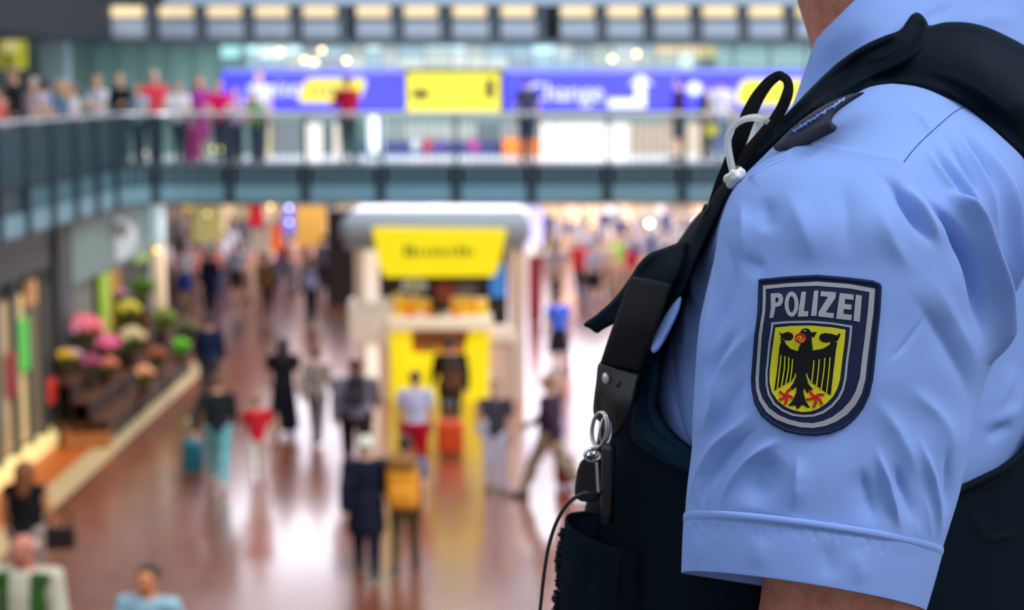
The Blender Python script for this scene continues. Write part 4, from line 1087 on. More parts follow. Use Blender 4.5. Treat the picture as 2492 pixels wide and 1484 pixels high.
def handbag(label, p, rgb, rz=0, s=1.0):
    root = empty('handbag', p, R(rz)); root.scale = (s, s, s); tag(root, label, 'handbag')
    c = mat('leather', rgb, 0.45)
    box('bag_body', -0.17, 0.17, -0.06, 0.06, -0.26, 0, c, root, 0.035)
    box('flap', -0.15, 0.15, -0.075, -0.05, -0.15, 0.005, c, root, 0.008)
    tube_obj('bag_handle', catmull([(-0.12, 0, -0.02), (-0.1, 0, 0.16), (0, 0, 0.24), (0.1, 0, 0.16), (0.12, 0, -0.02)], 4), 0.012, c, root, 6)
handbag('black handbag hanging beside the woman in the sleeveless top', px(146, 1282, 19.4), (20, 18, 20), 10)
handbag('white carrier bag held by the person in the navy coat', px(842, 1195, 21.2), (214, 208, 190), 60, 0.7)
handbag('pale grey bag at the side of the person in white trousers', px(1182, 1020, 25.3), (196, 200, 214), 0, 0.9)
handbag('yellow bag carried behind the right end of the railing', px(1733, 305, 35.5), (226, 214, 60), 0, 0.8)

# ================================================================ THE OFFICER IN THE FOREGROUND
# Garments are lofted tubes and draped sheets about 1.2 - 1.5 m from the eye; folds are raised in the mesh.
def fabric(name, rgb, rough=0.85, sheen=0.0, weave=420.0, strength=0.14, mottled=0.05, spec=0.25, sheen_rgb=None):
    m = bpy.data.materials.new(name); m.use_nodes = True
    nt = m.node_tree; b = nt.nodes['Principled BSDF']
    tc = nt.nodes.new('ShaderNodeTexCoord')
    mp = nt.nodes.new('ShaderNodeMapping'); mp.inputs['Rotation'].default_value = (0, R(38), 0)
    nt.links.new(tc.outputs['Object'], mp.inputs['Vector'])
    wv = nt.nodes.new('ShaderNodeTexWave'); wv.bands_direction = 'X'; wv.inputs['Scale'].default_value = weave; wv.inputs['Distortion'].default_value = 1.5; wv.inputs['Detail'].default_value = 1
    nt.links.new(mp.outputs[0], wv.inputs['Vector'])
    n = nt.nodes.new('ShaderNodeTexNoise'); n.inputs['Scale'].default_value = 900; n.inputs['Detail'].default_value = 4
    nt.links.new(tc.outputs['Object'], n.inputs['Vector'])
    c = lin(rgb)
    mx = nt.nodes.new('ShaderNodeMix'); mx.data_type = 'RGBA'
    mx.inputs[6].default_value = [v * (1 - mottled) for v in c[:3]] + [1]; mx.inputs[7].default_value = [v * (1 + mottled) for v in c[:3]] + [1]
    nt.links.new(n.outputs['Fac'], mx.inputs[0]); nt.links.new(mx.outputs[2], b.inputs['Base Color'])
    ad = nt.nodes.new('ShaderNodeMath'); ad.operation = 'ADD'
    nt.links.new(wv.outputs['Fac'], ad.inputs[0]); nt.links.new(n.outputs['Fac'], ad.inputs[1])
    bp = nt.nodes.new('ShaderNodeBump'); bp.inputs['Strength'].default_value = strength; bp.inputs['Distance'].default_value = 0.0003
    nt.links.new(ad.outputs[0], bp.inputs['Height']); nt.links.new(bp.outputs[0], b.inputs['Normal'])
    b.inputs['Roughness'].default_value = rough; b.inputs['Specular IOR Level'].default_value = spec
    b.inputs['Sheen Weight'].default_value = sheen; b.inputs['Sheen Roughness'].default_value = 0.4
    if sheen_rgb: b.inputs['Sheen Tint'].default_value = lin(sheen_rgb)
    return m
SHIRT = fabric('light_blue_shirt_cotton', (129, 159, 223), 0.85, 0.03)
VEST = fabric('black_vest_fabric', (13, 24, 33), 0.6, 0.0, 300, 0.3, 0.1, 0.03, (150, 200, 230))
VEST2 = fabric('navy_lining_fabric', (20, 40, 56), 0.6, 0.0, 300, 0.3, 0.1, 0.05, (150, 200, 230))
WEB = fabric('black_webbing', (7, 9, 12), 0.8, 0.02, 180, 0.6, 0.2)
ELAS = fabric('ribbed_elastic', (9, 12, 15), 0.8, 0.03, 130, 1.0, 0.2)
LEATH = mat('black_leather', (9, 10, 12), 0.35, noise=0.1)
SLIDE = fabric('navy_rank_slide', (24, 30, 52), 0.8, 0.1, 300, 0.3)

def in_poly(X, Y, P):
    P = np.asarray(P, float); ins = np.zeros(X.shape, bool)
    x0, y0 = P[:, 0], P[:, 1]; x1, y1 = np.roll(x0, -1), np.roll(y0, -1)
    for a, b, c, d in zip(x0, y0, x1, y1):
        if b == d: continue
        m = (b > Y) != (d > Y)
        ins ^= m & (X < (c - a) * (Y - b) / (d - b) + a)
    return ins
def seg_dist(X, Y, P, closed=False):
    """distance to polyline, signed side (+ = image right when going down), position 0..1 along it"""
    P = np.asarray(P, float)
    if closed: P = np.vstack([P, P[:1]])
    L = np.hypot(*np.diff(P, axis=0).T); T = L.sum(); acc = 0
    best = np.full(X.shape, 1e9); side = np.zeros(X.shape); pos = np.zeros(X.shape)
    for i in range(len(P) - 1):
        (ax, ay), (bx, by) = P[i], P[i + 1]
        dx, dy = bx - ax, by - ay; l2 = dx * dx + dy * dy + 1e-9
        t = np.clip(((X - ax) * dx + (Y - ay) * dy) / l2, 0, 1)
        d = np.hypot(X - ax - t * dx, Y - ay - t * dy)
        m = d < best
        best = np.where(m, d, best); side = np.where(m, np.sign((X - ax) * dy - (Y - ay) * dx), side)
        pos = np.where(m, (acc + t * L[i]) / T, pos); acc += L[i]
    return best, side, pos
def folds(X, Y, strokes):
    """sum of fold strokes in metres: (points, width left, width right, height mm[, fade at ends])"""
    H = np.zeros(X.shape)
    for st in strokes:
        P, wl, wr, amp = st[:4]; fade = st[4] if len(st) > 4 else 0.42
        P = np.array(catmull(P, 5)) if len(P) > 2 else np.asarray(P, float)
        d, s, t = seg_dist(X, Y, P)
        w = np.where(s > 0, wr, wl)
        f = np.clip(np.minimum(t, 1 - t) / max(fade, 1e-3), 0, 1); f = f * f * (3 - 2 * f)
        H += amp * 0.001 * np.exp(-(d * d / (w * w) + 0.05) ** 0.72 + 0.115) * (0.02 + 0.98 * f)
    return H
def pxv(X, Y, Dp):
    sx, sy = (X - 1246.0) / F, (742.0 - Y) / F
    vy = CP + sy * SP; k = Dp / vy
    return np.stack([sx * k, Dp, EYE.z + (-SP + sy * CP) * k], -1)
OFF = empty('officer_base')           # replaced below by the body mesh
def put(name, V, Q, material, parent, smooth=True):
    V = np.asarray(V).reshape(-1, 3) - np.array(BASE)
    return mesh_obj(name, V.tolist(), Q, material, parent, smooth)
BASE = (0.318, 1.54, 4.5)

class Loft:
    """closed tube through rings (Lx, Ly, Rx, Ry, depth of centre, half depth, front lift px)"""
    def __init__(self, rings, per=12, nv=160, front=0.7, tilt=0.0, flat=1.0, back=1.0, bb=1.0):
        self.Rg = np.array(catmull(rings, per))
        nf = int(nv * front); nb = nv - nf
        self.T = np.concatenate([np.linspace(math.pi, 0, nf, endpoint=False), np.linspace(0, -math.pi, nb, endpoint=False)])
        g = self.Rg; c = np.cos(self.T)[None]; s = np.sin(self.T)[None]
        self.X = (g[:, 0:1] + g[:, 2:3]) / 2 + (g[:, 2:3] - g[:, 0:1]) / 2 * c
        self.Y = (g[:, 1:2] + g[:, 3:4]) / 2 + (g[:, 3:4] - g[:, 1:2]) / 2 * c - g[:, 6:7] * np.where(s > 0, s, back * s)
        self.D = g[:, 4:5] - g[:, 5:6] * np.where(s > 0, 1.0, bb) * np.sign(s) * np.abs(s) ** flat + tilt * c
        self.S = s * np.ones_like(self.X)
        self.P = pxv(self.X, self.Y, self.D)
    def normals(self):
        P = self.P
        du = np.gradient(P, axis=0); dv = np.roll(P, -1, 1) - np.roll(P, 1, 1)
        n = np.cross(dv, du); n /= np.linalg.norm(n, axis=-1, keepdims=True) + 1e-12
        c = P.mean(1, keepdims=True)
        flip = np.sign((n * (P - c)).sum(-1).mean())
        return n * flip
    def push(self, H):
        w = np.clip(self.S * 3 + 0.15, 0, 1)
        self.P = self.P + self.normals() * (H * w)[..., None]
    def quads(self, keep=None):
        nu, nv = self.X.shape; Q = []
        for i in range(nu - 1):
            for j in range(nv):
                k = (j + 1) % nv
                if keep is None or keep[i, j]:
                    Q.append((i * nv + j, i * nv + k, (i + 1) * nv + k, (i + 1) * nv + j))
        return Q
    def bvh(self):
        return BVHTree.FromPolygons([Vector(p) for p in self.P.reshape(-1, 3)], self.quads())
def hit(bvhs, x, y):
    d = (px(x, y, 1.0) - EYE).normalized(); best = None
    for b in bvhs:
        h = b.ray_cast(EYE, d)
        if h[0] is not None and (best is None or h[3] < best[3]): best = h
    return best
def tps(ctrl):
    C = np.array(ctrl, float); A = C[:, :2] / 500.0; n = len(C)
    def U(r2): return np.where(r2 > 1e-12, r2 * np.log(r2 + 1e-20), 0)
    K = U(((A[:, None] - A[None]) ** 2).sum(-1)) + 1e-4 * np.eye(n); Pm = np.hstack([np.ones((n, 1)), A])
    M = np.block([[K, Pm], [Pm.T, np.zeros((3, 3))]])
    w = np.linalg.solve(M, np.concatenate([C[:, 2], np.zeros(3)]))
    def f(X, Y):
        q = np.stack([X, Y], -1) / 500.0
        return U(((q[:, None] - A[None]) ** 2).sum(-1)) @ w[:n] + w[n] + q @ w[n + 1:]
    return f
def dense(loop, step):
    out = []
    n = len(loop)
    for i in range(n):
        a, b = np.array(loop[i], float), np.array(loop[(i + 1) % n], float)
        k = max(1, int(np.ceil(np.hypot(*(b - a)) / step)))
        out += [tuple(a + (b - a) * j / k) for j in range(k)]
    return out
def fill(loops, step):
    """triangulated interior of pixel loops (first outer, rest holes) with an inner grid"""
    loops = [dense(l, step) for l in loops]
    A = np.array(loops[0]); lo, hi = A.min(0), A.max(0)
    gx, gy = np.meshgrid(np.arange(lo[0] + step / 2, hi[0], step), np.arange(lo[1] + step / 2, hi[1], step))
    gx[::2] += step / 2
    gx, gy = gx.ravel(), gy.ravel()
    ok = in_poly(gx, gy, loops[0])
    for h in loops[1:]: ok &= ~in_poly(gx, gy, h)
    for l in loops: ok &= seg_dist(gx, gy, l, True)[0] > step * 0.45
    vs, es = [], []
    for l in loops:
        b = len(vs); vs += [Vector(p) for p in l]; es += [(b + i, b + (i + 1) % len(l)) for i in range(len(l))]
    vs += [Vector(p) for p in zip(gx[ok], gy[ok])]
    r = geometry.delaunay_2d_cdt(vs, es, [], 0, 1e-4)
    V = np.array([(v.x, v.y) for v in r[0]]); T = np.array([f for f in r[2] if len(f) == 3])
    c = V[T].mean(1); k = in_poly(c[:, 0], c[:, 1], loops[0])
    for h in loops[1:]: k &= ~in_poly(c[:, 0], c[:, 1], h)
    T = T[k]
    a = V[T]; ar = (a[:, 1, 0] - a[:, 0, 0]) * (a[:, 2, 1] - a[:, 0, 1]) - (a[:, 1, 1] - a[:, 0, 1]) * (a[:, 2, 0] - a[:, 0, 0])
    T[ar < 0] = T[ar < 0][:, ::-1]
    return V, T, loops
def solid_sheet(name, V, T, front, back, material, parent, smooth=True):
    """front and back surfaces joined by a rim"""
    n = len(V)
    e = {}
    for t in T.tolist():
        for a, b in ((t[0], t[1]), (t[1], t[2]), (t[2], t[0])): e[(a, b)] = 1
    rim = [(a, b) for a, b in e if (b, a) not in e]
    faces = [tuple(t) for t in T.tolist()] + [tuple(x + n for x in t[::-1]) for t in T.tolist()] + [(b, a, a + n, b + n) for a, b in rim]
    o = put(name, np.vstack([front, back]), faces, material, parent, smooth)
    return o
def sheet(name, outline, ctrl, material, parent, th=0.004, strokes=(), step=9, over=(), gap=0.003, roll=0.0, rollw=14, holes=(), curve=True):
    """cloth sheet with this outline draped at the given depths, in front of the listed surfaces"""
    loops = [[tuple(p) for p in catmull(outline, 4, True)] if curve else outline] + [list(h) for h in holes]
    V, T, loops = fill(loops, step)
    D = tps(ctrl)(V[:, 0], V[:, 1]) if len(ctrl) > 2 else np.full(len(V), ctrl[0][2] if len(ctrl[0]) > 2 else 9.0)
    if over:
        hd = []
        for x, y in V:
            h = hit(over, x, y); hd.append(9.0 if h is None else h[0].y)
        hd = np.array(hd); D = np.minimum(D, hd - gap)
    Df = D - folds(V[:, 0], V[:, 1], strokes)
    if roll:
        d = np.min([seg_dist(V[:, 0], V[:, 1], l, True)[0] for l in loops], 0)
        Df = Df + roll * np.clip(1 - d / rollw, 0, 1) ** 2
    if over: Df = np.minimum(Df, hd - 0.0014)
    return solid_sheet(name, V, T, pxv(V[:, 0], V[:, 1], Df), pxv(V[:, 0], V[:, 1], np.maximum(D, Df) + th), material, parent)
def decal(name, loops, lift, th, material, parent, over, step=9):
    """thin piece of cloth sewn onto a surface"""
    V, T, loops = fill(loops, step)
    A, B = [], []
    for x, y in V:
        h = hit(over, x, y) or hit(over, 1990, 850)
        n = h[1] if h[1].dot(h[0] - EYE) < 0 else -h[1]
        n = (n * 0.5 + (EYE - h[0]).normalized() * 0.5).normalized()
        A.append(h[0] + n * lift); B.append(h[0] + n * (lift - th))
    return solid_sheet(name, V, T, np.array(A), np.array(B), material, parent, False)
def on(over, pts, lift=0.001):
    out = []
    for x, y in pts:
        h = hit(over, x, y)
        if h is not None: out.append(h[0] + (EYE - h[0]).normalized() * lift - Vector(BASE))
    return out
def pxl(x, y, d): return px(x, y, d) - Vector(BASE)
def ribbon(name, pts, th, material, parent, n=6):
    """flat band; points (x, y, half width px, depth)"""
    C = np.array(catmull(pts, n)); t = np.gradient(C[:, :2], axis=0); t /= np.linalg.norm(t, axis=1, keepdims=True) + 1e-9
    nx, ny = -t[:, 1], t[:, 0]; w = C[:, 2]
    a = pxv(C[:, 0] + nx * w, C[:, 1] + ny * w, C[:, 3]); m = pxv(C[:, 0], C[:, 1], C[:, 3] - th * 0.35); b = pxv(C[:, 0] - nx * w, C[:, 1] - ny * w, C[:, 3])
    a2 = pxv(C[:, 0] + nx * w, C[:, 1] + ny * w, C[:, 3] + th); b2 = pxv(C[:, 0] - nx * w, C[:, 1] - ny * w, C[:, 3] + th)
    N = len(C); V = np.vstack([a, m, b, b2, a2]); Q = []
    for i in range(N - 1):
        for k in range(5):
            k2 = (k + 1) % 5; Q.append((k * N + i, k2 * N + i, k2 * N + i + 1, k * N + i + 1))
    Q.append(tuple(k * N for k in range(5))); Q.append(tuple(k * N + N - 1 for k in range(4, -1, -1)))
    o = put(name, V, Q, material, parent, False)
    bm = bmesh.new(); bm.from_mesh(o.data); bmesh.ops.recalc_face_normals(bm, faces=bm.faces[:]); bm.to_mesh(o.data); bm.free()
    return o

# ---------------------------------------------------------------- body
bpy.data.objects.remove(OFF)
POSES['officer'] = dict(leg=((2, 3), (-2, 3)), arm=((4, 8, 12), (-6, 6, 8)))
def local(p):                       # world -> officer frame (facing +Y, turned 90 degrees so that he faces image left)
    q = p - Vector(BASE); return np.array([q.y, -q.x, q.z])
J = joints('officer'); SCL = 1.03
S = Solid(0.0085)
S.h = 0.009
Jo = {k: (v * SCL if isinstance(v, np.ndarray) else v) for k, v in J.items()}; Jo['dz'] = J['dz']
sh_l, el_l, wr_l = local(px(2130, 640, 1.325)), local(px(2032, 1640, 1.302)), local(px(1830, 2420, 1.26))
for k_ in ('sh', 'el', 'wr'): Jo[1, k_] = Jo[1, k_] + np.array([-0.01, -0.075, -0.03])
body_parts(S, Jo, ('leg', 'foot'))
S.ell((0.05, -0.01, 1.24), (0.10, 0.08, 0.19), 0.03); S.ell((0.05, -0.01, 1.06), (0.11, 0.09, 0.18), 0.04); S.ell((0.02, -0.01, 0.95), (0.14, 0.10, 0.12), 0.05)
S.cap((-0.03, -0.02, 1.36), (0.15, -0.02, 1.36), 0.045, 0.045, 0.05); S.cap((-0.03, -0.02, 1.36), sh_l, 0.04, 0.05, 0.04)
hx, hy, hz = 0, 0.014, 0.068
S.cap((0, -0.03, 1.42), (0, 0.004, 1.60), 0.060, 0.061, 0.03); S.cap((0, 0.004, 1.60), (0, 0.01 + hy, 1.66 + hz), 0.061, 0.062, 0.02)
S.ell((0, 0.012 + hy, 1.70 + hz), (0.078, 0.098, 0.112), 0.03)
S.ell((0, 0.052 + hy, 1.622 + hz), (0.056, 0.056, 0.056), 0.035)
S.cap((0, 0.106 + hy, 1.715 + hz), (0, 0.128 + hy, 1.672 + hz), 0.010, 0.016, 0.015)
S.cap((-0.02, 0.098 + hy, 1.633 + hz), (0.02, 0.098 + hy, 1.633 + hz), 0.009, 0.009, 0.008)
for s in (-1, 1):
    S.ell((0.08 * s, 0.0 + hy, 1.69 + hz), (0.013, 0.024, 0.034), 0.008)
    S.cap((0.016 * s, 0.096 + hy, 1.732 + hz), (0.05 * s, 0.084 + hy, 1.732 + hz), 0.013, 0.011, 0.012)
# left arm hangs out of the sleeve towards the camera side, right arm on the far side
S.cap(sh_l, el_l, 0.066, 0.062, 0.04); S.cap(el_l, wr_l, 0.056, 0.032, 0.03)
S.cap(Jo[1, 'sh'], Jo[1, 'el'], 0.055, 0.045, 0.035); S.cap(Jo[1, 'el'], Jo[1, 'wr'], 0.043, 0.029, 0.02)
for w, t, f, s in ((wr_l, (wr_l - el_l) / np.linalg.norm(wr_l - el_l), np.array([0, 0.96, 0.28]), -1), (Jo[1, 'wr'], sag(Jo[1, 'ha'], 1.0), sag(Jo[1, 'ha'] + math.pi / 2, 1.0), 1)):
    S.cap(w, w + t * 0.078, 0.028, 0.036, 0.02)
    for off, L in ((0.032, 0.076), (0.011, 0.086), (-0.011, 0.080), (-0.030, 0.062)):
        b0 = w + t * 0.088 + f * off; b1 = b0 + t * L * 0.55 - np.array([s, 0, 0]) * 0.008; b2 = b1 + t * L * 0.42 - np.array([s, 0, 0]) * 0.022
        S.cap(b0, b1, 0.0102, 0.0095, 0.006); S.cap(b1, b2, 0.0095, 0.0085, 0.005)
    t0 = w + t * 0.035 + f * 0.03; t1 = t0 + t * 0.042 + f * 0.025 - np.array([s, 0, 0]) * 0.012
    S.cap(t0, t1, 0.0135, 0.0115, 0.01); S.cap(t1, t1 + t * 0.034 + f * 0.004, 0.0115, 0.0095, 0.006)
me = S.build('person')
me.transform(Matrix.Rotation(R(90), 4, 'Z'))
SKIN = bpy.data.materials.new('officer_skin'); SKIN.use_nodes = True
nt = SKIN.node_tree; b = nt.nodes['Principled BSDF']
tc = nt.nodes.new('ShaderNodeTexCoord'); n = nt.nodes.new('ShaderNodeTexNoise'); n.inputs['Scale'].default_value = 45; n.inputs['Detail'].default_value = 8; n.inputs['Roughness'].default_value = 0.7
nt.links.new(tc.outputs['Object'], n.inputs['Vector'])
cr_ = nt.nodes.new('ShaderNodeValToRGB'); cr_.color_ramp.elements[0].position = 0.3; cr_.color_ramp.elements[0].color = lin((172, 98, 80)); cr_.color_ramp.elements[1].position = 0.7; cr_.color_ramp.elements[1].color = lin((210, 144, 120))
nt.links.new(n.outputs['Fac'], cr_.inputs[0]); nt.links.new(cr_.outputs[0], b.inputs['Base Color'])
bp = nt.nodes.new('ShaderNodeBump'); bp.inputs['Strength'].default_value = 0.4; bp.inputs['Distance'].default_value = 0.0012
n2 = nt.nodes.new('ShaderNodeTexNoise'); n2.inputs['Scale'].default_value = 350; nt.links.new(tc.outputs['Object'], n2.inputs['Vector']); nt.links.new(n2.outputs['Fac'], bp.inputs['Height']); nt.links.new(bp.outputs[0], b.inputs['Normal'])
b.inputs['Roughness'].default_value = 0.55
me.materials.append(SKIN)
officer = bpy.data.objects.new('person', me); COL.objects.link(officer); officer.location = BASE
tag(officer, 'police officer in light blue short-sleeved shirt and black vest, seen from the left side', 'person')
def dressed(kind, name, m):
    o = link_mesh(name, person_mesh('officer', kind), officer, None, m); o.rotation_euler.z = R(90); o.scale = (SCL * 1.06, SCL * 1.06, SCL); return o
dressed('trousers', 'trousers', cloth((20, 24, 36))); dressed('shoe_l', 'shoe', mat('shoe', (20, 20, 22), 0.4)); dressed('shoe_r', 'shoe', mat('shoe', (20, 20, 22), 0.4))
o = dressed('short_hair', 'hair', mat('hair', (110, 80, 55), 0.6, noise=0.15, nscale=60)); o.location = (-hy + 0.0, 0, hz + 0.002)
hb = bmesh.new()
for s in (-1, 1): bmesh.ops.create_uvsphere(hb, u_segments=12, v_segments=8, radius=0.012, matrix=Matrix.Translation((-(0.095 + hy), 0.034 * s, 1.712 + hz)))
bm_obj('eyes', hb, mat('eye', (60, 50, 45), 0.15), officer, True)

# ---------------------------------------------------------------- shirt: torso, sleeve, cuff, collar
torso = Loft([(2060, 130, 2480, 60, 1.55, 0.03, 0), (1975, 215, 2560, 130, 1.545, 0.08, 0), (1880, 330, 2600, 290, 1.57, 0.15, 0), (1775, 465, 2620, 450, 1.57, 0.18, 0), (1706, 610, 2635, 600, 1.57, 0.19, 0), (1654, 750, 2640, 750, 1.57, 0.19, 0),
              (1602, 900, 2640, 900, 1.57, 0.19, 0), (1588, 1050, 2640, 1050, 1.57, 0.19, 0), (1585, 1200, 2640, 1200, 1.57, 0.19, 0), (1585, 1400, 2640, 1400, 1.57, 0.19, 0), (1585, 1560, 2640, 1560, 1.57, 0.19, 0)], 14, 240, 0.72, 0.07, 0.6)
torso.push(folds(torso.X, torso.Y, [
    ([(2400, 1075), (2430, 1048), (2465, 1030)], 10, 8, -5), ([(2380, 1040), (2430, 1015), (2490, 985)], 12, 14, 4), ([(2470, 880), (2440, 960), (2400, 1020)], 16, 12, 4), ([(2492, 900), (2470, 990), (2420, 1100)], 12, 20, 3),
    ([(1668, 700), (1672, 800), (1660, 870)], 8, 10, 3), ([(1640, 760), (1632, 880), (1650, 1000), (1684, 1090)], 9, 14, -3), ([(1700, 600), (1690, 690), (1700, 760)], 8, 8, 4), ([(1610, 880), (1606, 960), (1625, 1030)], 9, 12, 2.5)]))
shirt = put('shirt', torso.P, torso.quads(), SHIRT, officer)
SL = [(2090, 130, 2400, 150, 1.43, 0.03, 0), (2030, 232, 2430, 240, 1.395, 0.075, 0), (1935, 335, 2490, 350, 1.365, 0.10, 0), (1815, 428, 2504, 450, 1.345, 0.118, 0), (1759, 522, 2494, 560, 1.328, 0.122, 0), (1738, 632, 2474, 670, 1.318, 0.117, 0),
      (1703, 780, 2440, 800, 1.307, 0.108, 0), (1692, 905, 2408, 905, 1.30, 0.10, 4), (1687, 1000, 2374, 1005, 1.295, 0.095, 9), (1684, 1085, 2354, 1105, 1.292, 0.092, 14), (1675, 1165, 2334, 1205, 1.289, 0.089, 19), (1668, 1250, 2294, 1333, 1.285, 0.086, 24), (1664, 1305, 2279, 1390, 1.284, 0.085, 23)]
sleeve = Loft(SL, 24, 420, 0.74)
SLEEVE_FOLDS = [
    ([(2226, 455), (2270, 500), (2310, 540), (2345, 590), (2370, 640), (2384, 700), (2390, 760), (2392, 850)], 20, 8, -10), ([(2190, 440), (2240, 490), (2290, 545), (2330, 620)], 26, 18, 3.5),
    ([(2129, 426), (2178, 453), (2216, 507), (2253, 567), (2275, 610)], 15, 9, -6.5), ([(2195, 440), (2225, 480), (2262, 540), (2290, 600)], 10, 9, 3),
    ([(2300, 462), (2345, 510), (2376, 560), (2410, 664), (2425, 739), (2427, 874), (2416, 905)], 13, 8, 11, 0.12), ([(2330, 440), (2400, 560), (2436, 660), (2444, 760), (2440, 850), (2424, 905)], 8, 7, -12),
    ([(2345, 296), (2400, 380), (2434, 460), (2456, 560), (2464, 669), (2458, 760), (2450, 840)], 9, 12, 9), ([(2480, 420), (2485, 560), (2482, 700), (2470, 820)], 8, 10, -5),
    ([(2312, 300), (2360, 380), (2402, 470), (2440, 590)], 8, 7, 3.5), ([(2272, 330), (2322, 410), (2368, 490), (2420, 610)], 9, 7, 3.5), ([(2330, 300), (2382, 385), (2420, 480)], 5, 6, -3), ([(2292, 318), (2345, 400), (2392, 500)], 5, 6, -3), ([(2240, 350), (2300, 430), (2350, 500)], 8, 7, 2.5), ([(2255, 340), (2315, 425), (2370, 520)], 5, 5, -2.5),
    ([(2235, 280), (2262, 312), (2285, 330)], 8, 7, 1.2), ([(2200, 250), (2250, 290), (2300, 300)], 9, 8, 1.0),
    ([(2250, 660), (2310, 760), (2360, 850), (2378, 930)], 30, 20, 2.5), ([(2200, 700), (2280, 800), (2350, 930), (2365, 1010)], 22, 18, -2.5), ([(2262, 758), (2200, 842), (2150, 880)], 6, 6, -1.4),
    ([(1845, 790), (1795, 846), (1764, 905), (1746, 985), (1705, 1070)], 13, 15, 4.5), ([(1800, 800), (1745, 870), (1720, 960)], 14, 12, -3), ([(1830, 900), (1790, 960), (1750, 1040), (1715, 1090)], 16, 16, -3),
    ([(1850, 990), (1800, 1035), (1743, 1092), (1702, 1165), (1680, 1235)], 13, 15, 5), ([(1860, 1030), (1780, 1095), (1730, 1165), (1708, 1235)], 9, 9, -3), ([(1920, 1062), (1860, 1090), (1811, 1132), (1772, 1190), (1748, 1245)], 12, 12, 4.5),
    ([(1905, 1110), (1850, 1165), (1830, 1240)], 34, 40, -5.5), ([(1944, 1100), (1936, 1170), (1926, 1250)], 8, 24, 3), ([(2090, 1130), (2118, 1210), (2132, 1285)], 30, 14, -3.5), ([(2130, 1080), (2153, 1154), (2174, 1239), (2190, 1300)], 10, 10, 5), ([(2176, 1120), (2212, 1220), (2232, 1300)], 14, 12, -3.5),
    ([(2230, 1050), (2268, 1170), (2282, 1260), (2284, 1325)], 10, 10, 4), ([(2300, 1080), (2312, 1180), (2304, 1270)], 9, 9, -3), ([(2120, 960), (2190, 1060), (2240, 1180)], 24, 20, 3), ([(2200, 930), (2290, 1020), (2320, 1120)], 22, 18, 2.5),
    ([(1760, 560), (1775, 660), (1745, 780), (1722, 880)], 10, 22, -3.5), ([(1735, 640), (1722, 740), (1712, 860), (1704, 980)], 8, 12, 2.5), ([(1857, 470), (1862, 525), (1850, 570)], 22, 24, -3), ([(1800, 620), (1835, 645), (1870, 640)], 18, 18, -3), ([(1905, 450), (1960, 560), (1985, 660)], 30, 34, 3), ([(1800, 480), (1808, 560), (1795, 640)], 14, 14, 2.5),
    ([(2040, 420), (2060, 520), (2058, 640)], 34, 30, -2.5), ([(2120, 480), (2170, 580), (2230, 680)], 26, 24, 2.5),
    ([(1820, 440), (1900, 385), (1960, 356), (2040, 362), (2120, 378), (2200, 394)], 16, 4, 1.4, 0.05),
    ([(1715, 1150), (1704, 1200), (1700, 1252)], 5, 5, 1.6), ([(1750, 1150), (1730, 1200), (1722, 1250)], 5, 5, 1.4), ([(2205, 1180), (2222, 1250), (2234, 1318)], 8, 8, 1.0), ([(2246, 1190), (2258, 1260), (2264, 1324)], 7, 7, 1.0)]
_u, _v = sleeve.X / 100.0, sleeve.Y / 100.0
DRAPE = 0.0011 * (np.sin(1.9 * _u + 1.1 * _v + 0.6) + 0.8 * np.sin(1.3 * _u - 1.7 * _v + 2.0) + 0.6 * np.sin(3.1 * _u + 1.4 * _v + 4.0) + 0.5 * np.sin(0.7 * _u + 3.3 * _v)) * np.clip((sleeve.Y - 330) / 150, 0, 1)
sleeve.push(1.5 * folds(sleeve.X, sleeve.Y, SLEEVE_FOLDS) + DRAPE)
put('sleeve', sleeve.P, sleeve.quads(), SHIRT, shirt)
B_SL, B_TO = sleeve.bvh(), torso.bvh()
S2 = Solid(0.010); a_, b_ = Jo[1, 'sh'], Jo[1, 'el']
S2.cap((0.06, -0.02, 1.395), a_, 0.055, 0.064, 0.03); S2.cap(a_, a_ + (b_ - a_) * 0.95, 0.068, 0.074, 0.03)
d_ = (b_ - a_) / np.linalg.norm(b_ - a_); c_ = a_ + (b_ - a_) * 0.85
m2 = S2.build('sleeve', 0.0, [lambda X, Y, Z: (X - c_[0]) * d_[0] + (Y - c_[1]) * d_[1] + (Z - c_[2]) * d_[2]]); m2.transform(Matrix.Rotation(R(90), 4, 'Z')); m2.materials.append(SHIRT)
link_mesh('sleeve', m2, shirt)
# turned-up cuff: its own band around the sleeve end
cu = Loft([(1666, 1247, 2294, 1331, 1.285, 0.0865, 24), (1663, 1252, 2297, 1335, 1.285, 0.0895, 24), (1662, 1262, 2296, 1345, 1.285, 0.0900, 24), (1663, 1272, 2292, 1354, 1.285, 0.0880, 24), (1662, 1284, 2289, 1366, 1.285, 0.0882, 23.5), (1660, 1330, 2274, 1420, 1.284, 0.0880, 23), (1658, 1388, 2256, 1480, 1.283, 0.0870, 22),
           (1659, 1393, 2254, 1485, 1.283, 0.0860, 22), (1663, 1390, 2250, 1481, 1.283, 0.0840, 22), (1668, 1340, 2266, 1430, 1.284, 0.0830, 22)], 8, 420, 0.74, 0, 1, 0.0, 0.55)
rs_ = np.random.RandomState(4)
st_ = []
for i in range(27):
    x = 1672 + i * 18.4 + rs_.uniform(-4, 4); yb = 1251 + (x - 1666) * 0.13 - 26 * (1 - ((x - 1980) / 315) ** 2) + 24
    L = rs_.uniform(10, 34)
    st_.append(([(x, yb - 4), (x - 2, yb + 4 + L)], 4.5, 4.5, rs_.uniform(-0.9, 0.2), 0.3))
st_ += [([(1700, 1300), (1696, 1380)], 12, 14, 1.2), ([(1850, 1300), (1842, 1390)], 24, 26, 1.5), ([(2010, 1310), (2020, 1420)], 22, 26, -2.2), ([(2080, 1330), (2100, 1430)], 22, 20, 1.8)]
cu.push(folds(cu.X, cu.Y, st_))
